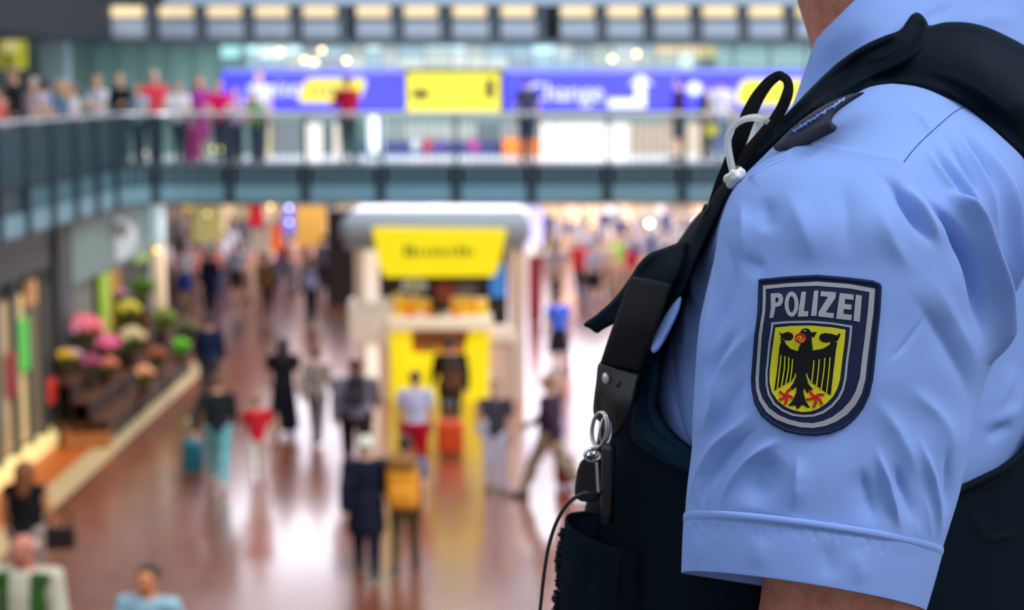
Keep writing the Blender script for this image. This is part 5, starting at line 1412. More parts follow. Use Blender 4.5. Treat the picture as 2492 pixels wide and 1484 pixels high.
put('cuff', cu.P, cu.quads(), SHIRT, shirt)
# collar, upper back
collar_ctrl = [(2085, -10, 1.452), (2000, 80, 1.462), (1950, 195, 1.468), (1900, 300, 1.45), (2100, 60, 1.425), (2050, 160, 1.43), (2250, -20, 1.44), (2300, 100, 1.415), (2500, 0, 1.47), (2560, 150, 1.45), (2400, -60, 1.47), (2100, 180, 1.40)]
sheet('collar', [(2090, -10), (2042, 38), (2000, 80), (1981, 106), (1966, 150), (1950, 195), (1935, 238), (1918, 275), (1890, 315), (1960, 300), (2100, 190), (2280, 150), (2420, 170), (2600, 220), (2620, 60), (2540, -70), (2300, -80), (2140, -60)], collar_ctrl, SHIRT, shirt, 0.003,
      [([(2090, 20), (2010, 110), (1975, 190), (1945, 260)], 14, 30, 5), ([(2180, 30), (2090, 110), (2020, 180), (1960, 260)], 26, 26, -3), ([(2310, 8), (2280, 28), (2256, 44), (2240, 70)], 5, 14, -2.5), ([(2492, 60), (2420, 40), (2340, 60)], 20, 20, 3), ([(2330, 0), (2300, 30), (2262, 52)], 4, 4, -2)], 8)
sheet('collar', [(2090, -10), (2042, 38), (2000, 80), (1981, 106), (1985, 150), (2000, 195), (2040, 180), (2100, 120), (2300, 90), (2300, -80), (2140, -60)], [(x, y, 1.60 + 0.0001 * (x - 2000)) for x, y, d in collar_ctrl[:6]], SHIRT, shirt, 0.003, (), 14)
# breast pocket flap seen edge-on, shoulder seams
sheet('pocket_flap', [(1657, 722), (1640, 736), (1620, 765), (1601, 800), (1586, 833), (1583, 848), (1590, 859), (1602, 852), (1616, 832), (1630, 806), (1644, 776), (1655, 748)], [(1650, 730, 1.352), (1585, 850, 1.350), (1630, 800, 1.345), (1600, 800, 1.354)], SHIRT, shirt, 0.006, [([(1650, 750), (1628, 795), (1600, 842)], 5, 5, 3)], 4, roll=0.004, rollw=6)
DARKSEAM = mat('darker_blue_thread', (104, 132, 196), 0.8)  # stitching thread a little darker than the shirt
tube_obj('shoulder_seam', on([B_SL], [tuple(p) for p in catmull([(2347, 258), (2318, 276), (2290, 300), (2262, 325), (2236, 350), (2215, 374), (2200, 394)], 6)], 0.0002), 0.00045, mat('dark_seam_thread', (62, 82, 124), 0.8), shirt, 6)
tube_obj('pocket_seam', on([B_TO], [tuple(p) for p in catmull([(1654, 742), (1640, 790), (1633, 840), (1633, 900), (1645, 960), (1665, 1030), (1686, 1090)], 5)], 0.0004), 0.0006, mat('blue_seam_thread', (84, 112, 190), 0.8), shirt, 6)
for o_ in (0, 9):
    tube_obj('yoke_stitching', on([B_SL], [tuple(p) for p in catmull([(1822, 424 + o_), (1870, 396 + o_), (1915, 378 + o_)], 6)], 0.0001), 0.0003, DARKSEAM, shirt, 5)

# ---------------------------------------------------------------- sleeve badge
def Q(pts): return [(1800 + x / 3.3725, 640 + y / 3.3725) for x, y in pts]
def sm(pts, n=3): return Q([tuple(p) for p in catmull(pts, n, True)])
NAVYP = fabric('badge_navy', (18, 32, 66), 0.8, 0.0, 330, 0.5, 0.12)
SILV = fabric('badge_silver_thread', (156, 158, 166), 0.6, 0.0, 330, 0.5, 0.1)
BYEL = fabric('badge_yellow', (208, 202, 34), 0.75, 0.0, 330, 0.5, 0.12)
BBLK = fabric('badge_black', (10, 14, 18), 0.8, 0.0, 330, 0.5, 0.15)
BRED = fabric('badge_red', (196, 26, 26), 0.75, 0.0, 330, 0.5, 0.12)
outer = [(160, 140), (163, 138), (400, 115), (640, 103), (900, 125), (1100, 150), (1152, 172), (1160, 190), (1148, 400), (1125, 600), (1105, 800), (1090, 950), (1060, 1080), (1010, 1190), (940, 1280), (850, 1350), (740, 1395), (620, 1412), (500, 1405), (380, 1380), (270, 1325), (180, 1250), (125, 1150), (103, 1040), (98, 950), (110, 800), (125, 600), (140, 500), (152, 400), (156, 280)]
badge = decal('sleeve_badge', [Q(outer)], 0.0016, 0.0022, NAVYP, officer, [B_SL], 10)
badge['label'] = 'navy shield badge reading POLIZEI with black eagle on yellow'
def bd(name, loops, lift, m, step=9): return decal(name, loops, lift, 0.0008, m, badge, [B_SL], step)
tube_obj('stitched_border', on([B_SL], Q([tuple(p) for p in np.array(dense([(x + (629 - x) * 0.018, y + (760 - y) * 0.014) for x, y in outer], 14))]), 0.0016), [0.0013 + 0.00035 * (i % 2) for i in range(2000)], NAVYP, badge, 7, True)
r_out = [(197, 187), (400, 168), (640, 153), (900, 172), (1108, 210), (1095, 400), (1070, 600), (1045, 800), (1030, 950), (1000, 1070), (950, 1160), (880, 1240), (790, 1300), (700, 1335), (600, 1352), (500, 1345), (400, 1320), (300, 1280), (220, 1220), (165, 1130), (140, 1040), (135, 950), (145, 800), (160, 600), (175, 500), (192, 400), (197, 300)]
r_in = [(220, 215), (400, 197), (640, 188), (900, 208), (1062, 238), (1048, 400), (1025, 600), (1000, 800), (985, 940), (950, 1050), (905, 1130), (840, 1200), (760, 1260), (680, 1295), (600, 1312), (500, 1305), (410, 1283), (320, 1245), (245, 1190), (190, 1110), (165, 1030), (162, 950), (172, 800), (187, 600), (200, 500), (215, 400), (220, 300)]
bd('silver_frame', [Q(r_out), Q(r_in)], 0.0020, SILV)
t_out = [(265, 487), (400, 476), (580, 472), (750, 485), (922, 512), (910, 650), (890, 800), (875, 950), (855, 1040), (820, 1110), (760, 1180), (690, 1230), (610, 1257), (520, 1262), (430, 1250), (350, 1215), (280, 1160), (235, 1080), (218, 1000), (217, 900), (228, 800), (242, 650), (258, 560)]
t_in = [(282, 504), (400, 493), (580, 489), (750, 501), (902, 526), (891, 650), (871, 800), (856, 950), (837, 1030), (804, 1098), (749, 1162), (680, 1211), (608, 1239), (520, 1245), (437, 1233), (361, 1201), (295, 1149), (251, 1075), (234, 1000), (233, 900), (244, 800), (258, 650), (273, 565)]
bd('inner_frame', [Q(t_out), Q(t_in)], 0.0020, SILV, 6)
bd('yellow_field', [Q([(298, 528), (430, 515), (580, 512), (750, 525), (866, 545), (858, 650), (840, 800), (822, 960), (800, 1030), (765, 1095), (710, 1150), (640, 1195), (580, 1215), (510, 1220), (440, 1205), (380, 1180), (315, 1130), (268, 1060), (250, 980), (252, 880), (268, 740), (285, 620)])], 0.0020, BYEL)
ell = lambda cx_, cy_, rx, ry, n=28: [(cx_ + rx * math.cos(2 * math.pi * i / n), cy_ + ry * math.sin(2 * math.pi * i / n)) for i in range(n)]
LET = [[[(260, 252), (325, 247), (350, 258), (362, 290), (358, 325), (340, 352), (308, 362), (298, 364), (282, 448), (250, 452), (262, 370)], [(300, 285), (318, 284), (326, 296), (322, 318), (308, 326), (298, 326)]],
       [ell(430, 338, 56, 103), ell(430, 340, 25, 66, 20)], [[(510, 238), (548, 236), (530, 396), (566, 395), (562, 437), (480, 440)]], [[(612, 228), (648, 225), (632, 432), (586, 434)]],
       [[(668, 232), (790, 240), (785, 285), (705, 405), (772, 410), (768, 450), (645, 437), (648, 400), (725, 278), (662, 272)]], [[(820, 245), (932, 258), (930, 302), (862, 294), (858, 335), (915, 341), (912, 382), (852, 376), (848, 415), (918, 425), (912, 468), (788, 455)]],
       [[(950, 258), (1000, 266), (982, 482), (930, 472)]]]
for L in LET: bd('letter', [Q(l) for l in L], 0.0021, SILV, 6)
EY = 0.0023
bd('eagle_wing', [Q([(590, 716), (680, 700), (735, 668), (748, 640), (775, 636), (800, 655), (790, 690), (782, 760), (770, 870), (760, 960), (747, 1082), (700, 1055), (630, 1003), (580, 972), (552, 930), (560, 880), (570, 800)])], EY, BBLK, 7)
bd('eagle_wing', [Q([(652, 605), (665, 580), (700, 570), (760, 580), (798, 592), (808, 576), (825, 575), (816, 606), (798, 640), (770, 638), (745, 642), (720, 648), (690, 648), (662, 632)])], EY, BBLK, 7)
bd('eagle_wing', [Q([(485, 722), (420, 700), (388, 668), (372, 640), (380, 618), (350, 632), (332, 680), (326, 740), (320, 800), (310, 900), (288, 1046), (320, 1026), (380, 990), (440, 957), (464, 920), (462, 860), (470, 790)])], EY, BBLK, 7)
bd('eagle_wing', [Q([(328, 558), (346, 580), (400, 562), (438, 578), (445, 608), (422, 632), (385, 632), (362, 614), (350, 640), (340, 640), (344, 600)])], EY, BBLK, 7)
bd('eagle_body', [Q([(500, 562), (515, 542), (540, 533), (570, 540), (588, 566), (632, 562), (612, 605), (588, 602), (598, 690), (600, 740), (585, 830), (560, 900), (548, 935), (562, 990), (605, 1035), (576, 1040), (552, 1066), (530, 1022), (522, 1052), (540, 1130), (578, 1182), (550, 1182), (520, 1160), (505, 1166), (475, 1200), (458, 1166), (398, 1170), (440, 1120), (465, 1060), (468, 1012), (432, 1042), (410, 1028), (445, 980), (465, 930), (455, 880), (445, 800), (450, 760), (480, 720), (492, 680), (512, 650), (500, 600)])], EY + 0.00015, BBLK, 7)
bd('eagle_eye', [Q(ell(537, 553, 11, 7, 12))], EY + 0.0004, SILV, 3)
bd('eagle_beak', [Q(sm([(0, 0)] * 3) and [(x, y) for x, y in ell(503, 613, 46, 43, 20)])], EY + 0.0004, BRED, 5)
def stroke(P, w):
    P = np.array(catmull(P, 5) if len(P) > 2 else P, float); t = np.gradient(P, axis=0); t /= np.linalg.norm(t, axis=1, keepdims=True) + 1e-9
    nn = np.stack([-t[:, 1], t[:, 0]], 1) * w / 2
    return [tuple(p) for p in np.vstack([P + nn, (P - nn)[::-1]])]
bd('beak_line', [Q(stroke([(470, 620), (495, 598), (510, 612), (492, 628), (515, 640), (532, 612)], 8))], EY + 0.0006, BYEL, 4)
for P in ([(345, 755), (332, 880), (312, 1034)], [(376, 760), (370, 870), (346, 1014)], [(407, 770), (403, 870), (381, 992)], [(438, 785), (430, 880), (415, 972)], [(458, 905), (460, 925), (438, 960)], [(740, 770), (730, 900), (712, 1064)], [(697, 775), (690, 880), (668, 1032)], [(652, 785), (645, 880), (630, 1006)], [(610, 795), (602, 880), (590, 980)], [(550, 905), (556, 935), (582, 976)]):
    bd('feather_gap', [Q(stroke(P, 9))], EY + 0.0004, BYEL, 5)
for c, ends in (((383, 1086), ((426, 1028), (330, 1052), (326, 1122), (374, 1160), (436, 1112))), ((618, 1096), ((574, 1040), (542, 1116), (606, 1184), (676, 1158), (690, 1080)))):
    for e_ in ends:
        mid = ((c[0] + e_[0]) / 2 + (e_[1] - c[1]) * 0.12, (c[1] + e_[1]) / 2 - (e_[0] - c[0]) * 0.12 - 3)
        bd('eagle_claw', [Q(stroke([c, mid, e_], 21))], EY + 0.0004, BRED, 5)

# ---------------------------------------------------------------- vest
vl = Loft([(1985, 215, 2590, 180, 1.57, 0.10, 0), (1915, 305, 2630, 290, 1.57, 0.15, 0), (1846, 372, 2645, 370, 1.57, 0.18, 0), (1790, 430, 2650, 430, 1.57, 0.193, 0), (1700, 520, 2655, 520, 1.57, 0.198, 0), (1640, 600, 2660, 600, 1.57, 0.203, 0), (1562, 700, 2665, 700, 1.57, 0.209, 0), (1510, 800, 2670, 800, 1.57, 0.212, 0), (1478, 900, 2670, 900, 1.57, 0.212, 0), (1462, 1000, 2670, 1000, 1.57, 0.212, 0),
           (1448, 1100, 2670, 1100, 1.57, 0.212, 0), (1430, 1200, 2670, 1200, 1.57, 0.212, 0), (1410, 1320, 2670, 1320, 1.57, 0.212, 0), (1395, 1440, 2675, 1440, 1.57, 0.212, 0), (1392, 1600, 2680, 1600, 1.57, 0.212, 0)], 20, 400, 0.74, 0.05, 0.75)
vl.push(folds(vl.X, vl.Y, [([(1560, 920), (1552, 1000), (1580, 1070), (1680, 1130)], 14, 16, 4), ([(2345, 1200), (2420, 1165), (2492, 1110)], 12, 14, 3), ([(2492, 1298), (2440, 1305), (2390, 1320)], 8, 8, 2.5), ([(2370, 1240), (2392, 1300), (2430, 1310)], 14, 14, 2), ([(1600, 1120), (1560, 1250), (1640, 1380)], 20, 20, 2)]))
arm = [(1840, 330), (1812, 390), (1812, 424), (1762, 490), (1737, 540), (1694, 625), (1664, 700), (1640, 748), (1612, 800), (1604, 850), (1602, 930), (1595, 985), (1612, 1022), (1648, 1064), (1694, 1098), (1800, 1150), (2000, 1196), (2200, 1206), (2335, 1182), (2392, 1156), (2442, 1130), (2494, 1086), (2545, 1000), (2575, 850), (2575, 600), (2540, 420), (2500, 330), (2480, 150), (2300, 120), (1960, 150)]
armc = np.array(catmull(arm, 6, True))
Xc = (vl.X + np.roll(vl.X, -1, 1)) / 2; Yc = (vl.Y + np.roll(vl.Y, -1, 1)) / 2
Xc[:-1] = (Xc[:-1] + Xc[1:]) / 2; Yc[:-1] = (Yc[:-1] + Yc[1:]) / 2
frontm = vl.S > -0.02
keepm = ~(in_poly(Xc, Yc, armc) & frontm)
Qs = vl.quads(keepm)
cnt = {}
for q in Qs:
    for a, b_ in zip(q, q[1:] + q[:1]): cnt[frozenset((a, b_))] = cnt.get(frozenset((a, b_)), 0) + 1
nv_ = vl.X.shape[1]; edge_v = set()
for e_, k_ in cnt.items():
    if k_ == 1: edge_v |= set(e_)
Pf = vl.P.reshape(-1, 3).copy()
for i in edge_v:                     # let the armhole edge follow the cut line exactly
    r_, c_ = divmod(i, nv_)
    if r_ in (0, vl.X.shape[0] - 1) or vl.S[r_, c_] < 0: continue
    x, y = vl.X[r_, c_], vl.Y[r_, c_]
    d = np.hypot(armc[:, 0] - x, armc[:, 1] - y); j = int(d.argmin())
    if d[j] < 14:
        a0 = armc[(j - 1) % len(armc)]; a1 = armc[j]; a2 = armc[(j + 1) % len(armc)]; best = None
        for u, v in ((a0, a1), (a1, a2)):
            t = np.clip(np.dot((x, y) - u, v - u) / (np.dot(v - u, v - u) + 1e-9), 0, 1); p = u + (v - u) * t; dd = np.hypot(*(p - (x, y)))
            if best is None or dd < best[0]: best = (dd, p)
        Pf[i] = pxv(best[1][0], best[1][1], Pf[i][1])
vest = put('vest', Pf, Qs, VEST, officer)
vest['label'] = 'black sleeveless police vest with straps and pockets'
B_VE = BVHTree.FromPolygons([Vector(p) for p in Pf], Qs)
def vdepth(x, y):
    h = hit([B_VE], x, y); return 1.40 if h is None else h[0].y
# bound armhole edge, front and back
e1 = [tuple(p) for p in catmull([(1694, 625), (1664, 700), (1640, 748), (1612, 800), (1604, 850), (1602, 930), (1595, 985), (1612, 1022), (1648, 1064), (1694, 1098), (1760, 1135)], 6)]
tube_obj('armhole_binding', [pxl(x - 5, y + 3, vdepth(x - 14, y + 8) - 0.004) for x, y in e1], 0.0034, VEST, vest, 8)
e2 = [tuple(p) for p in catmull([(2280, 1196), (2335, 1182), (2392, 1156), (2442, 1130), (2494, 1086), (2545, 1000)], 6)]
tube_obj('armhole_binding', [pxl(x + 1, y + 8, vdepth(x + 4, y + 14) - 0.003) for x, y in e2], 0.0036, VEST, vest, 8)
# shoulder part of the vest: rolled front edge, yoke over the shoulder
yoke_ctrl = [(1795, 430, 1.385), (1860, 345, 1.375), (1900, 300, 1.37), (1980, 215, 1.365), (2000, 260, 1.33), (2100, 120, 1.365), (2120, 190, 1.325), (2230, 36, 1.40), (2300, 60, 1.405), (2300, 150, 1.345), (2300, 225, 1.29), (2400, 75, 1.415), (2400, 180, 1.32), (2400, 285, 1.245), (2500, 120, 1.43), (2500, 250, 1.32), (2490, 380, 1.245), (2580, 180, 1.45), (2580, 560, 1.30)]
yc = []
for x, y, d in yoke_ctrl:
    h = hit([B_SL], x, y) if (y > 0.62 * x - 1205 and x > 1950) else None
    yc.append((x, y, h[0].y - 0.005 if h is not None else d))
yoke_ctrl = yc
yoke = sheet('shoulder_yoke', [(1788, 436), (1798, 412), (1815, 393), (1860, 338), (1900, 291), (1940, 249), (1980, 207), (2040, 151), (2100, 111), (2150, 88), (2190, 73), (2206, 52), (2218, 36), (2232, 30), (2246, 38), (2256, 52), (2263, 62), (2300, 54), (2350, 54), (2400, 65), (2450, 87), (2500, 114), (2570, 160), (2622, 250), (2640, 370), (2612, 460), (2560, 462), (2512, 412), (2482, 372), (2450, 342), (2400, 298), (2345, 257), (2300, 235), (2250, 214), (2200, 203), (2160, 203), (2118, 210), (2085, 225), (2045, 247), (2000, 264), (1950, 297), (1905, 334), (1880, 358), (1850, 388), (1815, 422), (1800, 438)],
      yoke_ctrl, VEST, vest, 0.006,
      [([(2234, 36), (2254, 56), (2250, 85), (2236, 114), (2199, 146), (2121, 183), (2054, 217), (1996, 248), (1936, 297), (1835, 388)], 11, 10, 9, 0.04), ([(2195, 90), (2150, 118), (2090, 150), (2030, 205), (1965, 255), (1880, 340)], 10, 9, -4, 0.1), ([(2185, 78), (2087, 128), (2020, 180), (1963, 238), (1868, 335)], 7, 8, 6, 0.05),
       ([(2240, 62), (2215, 105), (2160, 150), (2090, 180)], 10, 8, -5), ([(2060, 160), (2110, 140), (2160, 128)], 6, 6, 2), ([(2250, 120), (2190, 172), (2100, 215), (2000, 262)], 9, 8, -6), ([(2140, 190), (2060, 236), (1980, 270), (1890, 352)], 6, 7, 4),
       ([(2262, 66), (2320, 62), (2380, 70), (2450, 98), (2510, 130)], 8, 8, 3, 0.03), ([(2270, 82), (2330, 78), (2390, 90), (2460, 122), (2510, 148)], 4, 4, -2, 0.03),
       ([(2170, 196), (2240, 202), (2310, 226), (2380, 272), (2440, 322), (2495, 380)], 9, 8, 4, 0.03), ([(2200, 180), (2290, 196), (2370, 240), (2440, 296), (2500, 350)], 7, 7, -3), ([(2250, 170), (2340, 196), (2420, 250), (2500, 310)], 9, 9, 3), ([(2300, 120), (2400, 160), (2500, 230)], 18, 18, 2)], 6, [B_SL], 0.004, 0.004, 10)
B_YO = BVHTree.FromPolygons([v.co + Vector(BASE) for v in yoke.data.vertices], [tuple(f.vertices) for f in yoke.data.polygons])
# strap down the chest, front pouch, flap, elastic keeper, leather tab with snap
sheet('chest_strap', [(1718, 508), (1742, 466), (1768, 436), (1796, 412), (1812, 416), (1800, 440), (1762, 494), (1737, 546), (1694, 630), (1664, 706), (1640, 750), (1610, 804), (1596, 850), (1578, 900), (1556, 960), (1510, 985), (1490, 940), (1540, 820), (1586, 720), (1624, 650), (1655, 600), (1690, 556)],
      [(1720, 500, 1.388), (1810, 415, 1.353), (1740, 540, 1.363), (1690, 560, 1.398), (1660, 700, 1.360), (1600, 700, 1.388), (1600, 830, 1.373), (1520, 900, 1.398), (1560, 950, 1.383)], VEST, vest, 0.006,
      [([(1790, 420), (1735, 505), (1690, 590), (1645, 690), (1600, 800), (1566, 900)], 9, 10, 4), ([(1800, 432), (1752, 504), (1714, 585), (1672, 680), (1630, 760)], 5, 6, 3), ([(1730, 500), (1690, 575), (1650, 640)], 6, 6, 2.5)], 7, roll=0.004, rollw=9)
sheet('pouch_flap', [(1668, 587), (1640, 594), (1618, 602), (1578, 618), (1552, 645), (1533, 675), (1497, 723), (1453, 764), (1420, 789), (1436, 800), (1453, 811), (1469, 801), (1493, 789), (1512, 782), (1545, 760), (1600, 740), (1645, 680), (1664, 630)],
      [(1668, 590, 1.388), (1580, 620, 1.398), (1530, 680, 1.408), (1425, 790, 1.423), (1455, 808, 1.418), (1510, 775, 1.398), (1600, 730, 1.363), (1640, 660, 1.360)], VEST, vest, 0.006,
      [([(1665, 596), (1600, 615), (1560, 648), (1520, 715), (1440, 790)], 8, 7, 3), ([(1640, 620), (1634, 650), (1626, 690)], 7, 6, 3.5), ([(1620, 618), (1580, 650), (1548, 700)], 10, 10, -3)], 6, roll=0.004, rollw=8)
sheet('elastic_keeper', [(1534, 671), (1580, 679), (1634, 692), (1616, 750), (1590, 820), (1556, 903), (1510, 894), (1461, 881), (1478, 830), (1503, 760)], [(1534, 671, 1.380), (1632, 692, 1.352), (1556, 902, 1.363), (1462, 881, 1.386), (1545, 790, 1.354)], ELAS, vest, 0.007, (), 6, roll=0.003, rollw=7, curve=False)
tab = sheet('leather_tab', [(1460, 880), (1508, 892), (1556, 904), (1552, 930), (1540, 985), (1522, 1030), (1500, 1062), (1480, 1062), (1462, 1030), (1448, 1016), (1443, 992), (1450, 930)], [(1460, 882, 1.392), (1556, 904, 1.370), (1500, 980, 1.370), (1445, 1000, 1.396), (1490, 1060, 1.383)], LEATH, vest, 0.005, [([(1456, 950), (1462, 990), (1480, 1015)], 5, 6, -2)], 6, roll=0.003, rollw=7)
sheet('armhole_lining', [(1562, 905), (1585, 880), (1600, 880), (1601, 930), (1594, 985), (1612, 1024), (1648, 1066), (1694, 1100), (1690, 1150), (1640, 1138), (1570, 1100), (1540, 1070), (1535, 1040), (1548, 960)], [(1600, 1000, 9.0)], VEST2, vest, 0.004, [([(1560, 930), (1552, 1000), (1570, 1062), (1640, 1110)], 8, 8, 5), ([(1590, 900), (1580, 980), (1600, 1040), (1680, 1110)], 7, 6, 4), ([(1575, 915), (1566, 990), (1588, 1055)], 6, 6, -3)], 6, [B_VE], 0.007, 0.003, 8)
# snap fastener
def disc(name, x, y, d, rx, ry, m, parent, th=0.002, tilt=0.0):
    V = [pxl(x, y, d - th)] ; n_ = 24
    ca, sa = math.cos(tilt), math.sin(tilt)
    for r_, dd in ((0.55, d - th), (0.9, d - th * 0.6), (1.0, d)):
        for i in range(n_):
            a = 2 * math.pi * i / n_; u, v = rx * r_ * math.cos(a), ry * r_ * math.sin(a)
            V.append(pxl(x + u * ca - v * sa, y + u * sa + v * ca, dd))
    Fc = [(0, 1 + i, 1 + (i + 1) % n_) for i in range(n_)]
    for k_ in range(2):
        Fc += [(1 + k_ * n_ + i, 1 + (k_ + 1) * n_ + i, 1 + (k_ + 1) * n_ + (i + 1) % n_, 1 + k_ * n_ + (i + 1) % n_) for i in range(n_)]
    return mesh_obj(name, V, Fc, m, parent, True)
sn = disc('snap_button', 1475, 921, 1.382, 10, 15, mat('snap_steel', (214, 206, 202), 0.28, 0.7), vest, 0.003, -0.12); sn['label'] = 'round silver snap button'
disc('snap_button', 1506, 936, 1.374, 7, 9, mat('snap_black', (20, 21, 24), 0.3), vest, 0.002)
# small buckle on the strap near the cable tie
tube_obj('strap_buckle', [pxl(x, y, 1.385) for x, y in ((1711, 512), (1716, 500), (1724, 496), (1722, 508), (1714, 520))], 0.0011, mat('buckle_dark', (60, 64, 68), 0.3, 0.6), vest, 6, True)
# loop of webbing standing off the shoulder
ribbon('webbing_loop', [(1728, 512, 10, 1.405), (1752, 452, 14, 1.40), (1776, 400, 17, 1.395), (1800, 340, 19, 1.385), (1818, 290, 19, 1.38), (1840, 243, 17, 1.378), (1866, 206, 14, 1.376), (1890, 186, 12, 1.374), (1906, 183, 10, 1.372)], 0.002, WEB, vest)
ribbon('webbing_loop', [(1900, 184, 11, 1.372), (1914, 194, 11, 1.372), (1919, 212, 12, 1.372), (1914, 236, 14, 1.372), (1900, 268, 14, 1.374), (1880, 300, 15, 1.376), (1850, 336, 15, 1.378), (1820, 370, 14, 1.38), (1800, 405, 12, 1.382)], 0.002, WEB, vest)
# rank slide on the shoulder
slide = sheet('rank_slide', [(1882, 357), (1889, 349), (1936, 303), (2003, 257), (2064, 231), (2104, 225), (2072, 247), (2038, 272), (2024, 294), (2036, 307), (2034, 317), (2020, 326), (1970, 350), (1930, 367), (1908, 370), (1888, 366)], [(1890, 358, 1.335), (1920, 335, 1.325), (2000, 285, 1.285), (2030, 310, 1.265), (2080, 235, 1.285), (1950, 355, 1.300)], SLIDE, officer, 0.004,
      [([(1892, 356), (1950, 330), (2010, 302), (2030, 300)], 18, 12, 5, 0.05), ([(1900, 345), (1960, 312), (2020, 280)], 8, 5, -2.5)], 4, (), 0.004, 0.007, 10)
slide['label'] = 'dark navy rank slide with light blue embroidery'
EMB = mat('embroidery_thread', (112, 150, 222), 0.7)
def onrel(pts, lift):
    out = []
    for x, y in pts:
        d = (px(x, y, 1.0) - EYE).normalized()
        h = B_RS.ray_cast(EYE - Vector(BASE), d)
        q = h[0] if h[0] is not None else px(x, y, 1.3) - Vector(BASE)
        out.append(q - d * lift)
    return out
B_RS = BVHTree.FromPolygons([v.co for v in slide.data.vertices], [tuple(f.vertices) for f in slide.data.polygons])
for k_ in range(3):
    c0, c1 = [(1931, 319), (1968, 296), (2012, 268)][k_], [(1966, 297), (2010, 269), (2055, 240)][k_]
    zz = []
    for i in range(9):
        t = i / 8; off = (4.5 if i % 2 else -2.5) * (0.6 + 0.4 * math.sin(i * 1.9 + k_))
        zz.append((c0[0] + (c1[0] - c0[0]) * t + off * 0.5, c0[1] + (c1[1] - c0[1]) * t + off))
    tube_obj('embroidery', onrel(zz, 0.0006), 0.0009, EMB, slide, 6)
    tube_obj('embroidery', onrel([c0, ((c0[0] + c1[0]) / 2, (c0[1] + c1[1]) / 2 + 2), c1], 0.0006), 0.0010, EMB, slide, 6)
# lower pocket with open mouth
pk = Loft([(1384, 1268, 1604, 1322, 1.405, 0.030, -36), (1378, 1262, 1612, 1322, 1.405, 0.034, -38), (1374, 1266, 1614, 1330, 1.405, 0.036, -38), (1372, 1300, 1616, 1360, 1.405, 0.038, -38), (1362, 1400, 1620, 1450, 1.405, 0.04, -38), (1356, 1580, 1626, 1600, 1.405, 0.042, -38)], 10, 200, 0.6)
pk.push(folds(pk.X, pk.Y, [([(1504, 1330), (1500, 1420), (1496, 1500)], 5, 7, 3), ([(1440, 1330), (1432, 1420), (1420, 1500)], 16, 14, -2), ([(1556, 1330), (1566, 1420), (1560, 1500)], 14, 14, -2)]))
pocket = put('front_pocket', pk.P, pk.quads(), VEST, vest); pocket['label'] = 'open black pocket low on the front of the vest'
inn = Loft([(1386, 1270, 1602, 1322, 1.405, 0.029, -35), (1392, 1340, 1600, 1390, 1.405, 0.028, -35), (1396, 1480, 1600, 1500, 1.405, 0.028, -35)], 6, 120, 0.5)
put('pocket_lining', inn.P, inn.quads(), VEST2, vest)
fz = []
rs_ = np.random.RandomState(8)
for i in range(70):
    y = 1284 + i * 3.2; fz.append((1374 - 0.085 * (y - 1284) - 4 + rs_.uniform(-4, 4) - (3 if 1330 < y < 1380 else 0), y))
tube_obj('hook_tape', [pxl(x, y, 1.407 + rs_.uniform(-0.002, 0.002)) for x, y in fz], [abs(rs_.normal(0.0028, 0.0009)) for _ in fz], fabric('worn_hook_tape', (20, 18, 30), 0.95, 0.2, 150, 1.0, 0.3), vest, 7)
sheet('ribbed_strap', [(1408, 1135), (1426, 1112), (1446, 1104), (1462, 1120), (1462, 1210), (1402, 1212)], [(1408, 1140, 1.403), (1460, 1120, 1.378), (1405, 1210, 1.398), (1460, 1205, 1.378)], ELAS, vest, 0.006, (), 6, roll=0.003, rollw=7)
# ---------------------------------------------------------------- keys, cord, cable tie
def at_world(o):
    return o
CHROME = mat('chrome', (210, 208, 204), 0.12, 1.0, noise=0)
keys = empty('key_ring', px(1461, 1042, 1.3640)); tag(keys, 'chrome split rings with a black key fob hanging on the front of the vest', 'keys')
def kp_(x, y, d): return px(x, y, d) - keys.location
def ring(name, x, y, rx, ry, d, dd, r, tilt=0.0, n_=40):
    P = []
    for i in range(n_):
        a = 2 * math.pi * i / n_; u, v = rx * math.cos(a), ry * math.sin(a)
        P.append(kp_(x + u * math.cos(tilt) - v * math.sin(tilt), y + u * math.sin(tilt) + v * math.cos(tilt), d + dd * math.cos(a)))
    return tube_obj(name, P, r, CHROME, keys, 8, True)
ring('split_ring', 1457, 1045, 18, 42, 1.3620, -0.006, 0.0011, 0.10); ring('split_ring', 1462, 1044, 19, 42, 1.3650, -0.006, 0.0011, 0.10); ring('split_ring', 1474, 1048, 14, 34, 1.3700, 0.005, 0.0010, 0.05)
ring('eyelet', 1443, 1107, 19, 15, 1.3600, 0.003, 0.0015); ring('eyelet', 1447, 1102, 9, 8, 1.3620, 0.003, 0.0012)
bmk = [kp_(1470, 1092, 1.3580), kp_(1482, 1085, 1.3580), kp_(1482, 1110, 1.3580), kp_(1480, 1180, 1.3600), kp_(1478, 1262, 1.3620)]
tube_obj('key_fob', [kp_(1481, 1080, 1.3580), kp_(1481, 1084, 1.3580), kp_(1481, 1092, 1.3580), kp_(1479, 1180, 1.3600), kp_(1477, 1270, 1.3620)], [0.0025, 0.0052, 0.0058, 0.0058, 0.0058], mat('fob_black', (18, 19, 22), 0.25, noise=0), keys, 20)
kb = [kp_(1448, 1122, 1.3610), kp_(1455, 1122, 1.3610), kp_(1459, 1200, 1.3630), kp_(1452, 1196, 1.3630)]
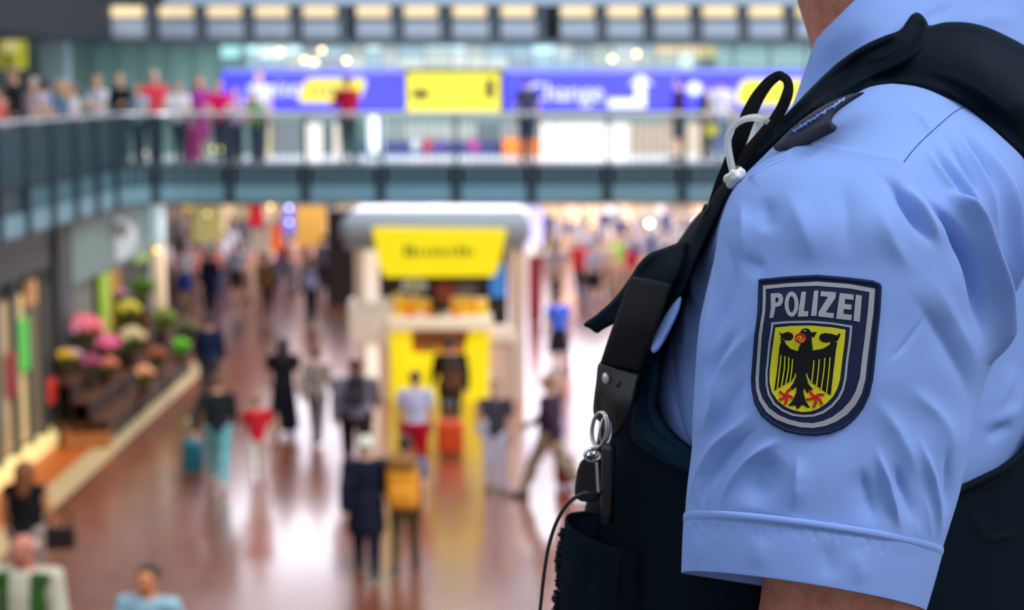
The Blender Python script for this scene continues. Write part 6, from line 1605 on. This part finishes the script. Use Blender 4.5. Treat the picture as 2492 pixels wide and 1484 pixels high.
mesh_obj('key_blade', kb + [p + Vector((0, 0.0018, 0)) for p in kb], [(0, 1, 2, 3), (7, 6, 5, 4), (0, 4, 5, 1), (1, 5, 6, 2), (2, 6, 7, 3), (3, 7, 4, 0)], CHROME, keys)
cord0 = px(1452, 1202, 1.3660)
co = tube_obj('radio_cord', [px(*tuple(p)) - cord0 for p in catmull([(1478, 1206, 1.3690), (1452, 1202, 1.3620), (1425, 1200, 1.3590), (1398, 1212, 1.3590), (1372, 1238, 1.3620), (1350, 1280, 1.3640), (1335, 1330, 1.3640), (1325, 1390, 1.3640), (1318, 1450, 1.3640), (1312, 1540, 1.3640), (1330, 1640, 1.3640), (1400, 1690, 1.3840)], 8)], 0.00155, mat('cord_black', (16, 17, 20), 0.4, noise=0), None, 10)
co.location = cord0; tag(co, 'thin black cord curving out of the vest pocket', 'cord')
TIE = mat('cable_tie_nylon', (226, 226, 220), 0.35, trans=0.15, noise=0.02)
tie = empty('cable_tie', px(1787, 432, 1.3490)); tag(tie, 'white nylon cable tie looped around the vest webbing', 'cable tie')
BASE_keep = BASE; BASE = tuple(tie.location)
ribbon('tie_band', [(1785, 422, 9, 1.3460), (1776, 385, 9, 1.3420), (1771, 350, 9, 1.3400), (1775, 322, 8.5, 1.3380), (1790, 302, 8, 1.3360), (1812, 290, 8, 1.3340), (1838, 286, 9, 1.3340), (1858, 290, 9, 1.3380), (1870, 298, 7, 1.3440)], 0.0014, TIE, tie)
sheet('tie_clasp', [(1762, 428), (1760, 440), (1766, 446), (1770, 456), (1780, 459), (1790, 452), (1806, 438), (1815, 424), (1812, 412), (1800, 409), (1790, 413), (1780, 411), (1774, 420)], [(1762, 440, 1.3440), (1812, 415, 1.3380), (1788, 434, 1.3360), (1780, 456, 1.3440)], TIE, tie, 0.006, [([(1775, 440), (1790, 434), (1806, 420)], 7, 7, 2.5), ([(1780, 424), (1796, 440)], 3, 3, -1)], 3, roll=0.003, rollw=6)
ribbon('tie_tail', [(1796, 424, 7, 1.3390), (1800, 415, 6, 1.3420), (1806, 408, 5, 1.3460)], 0.0014, TIE, tie)
BASE = BASE_keep
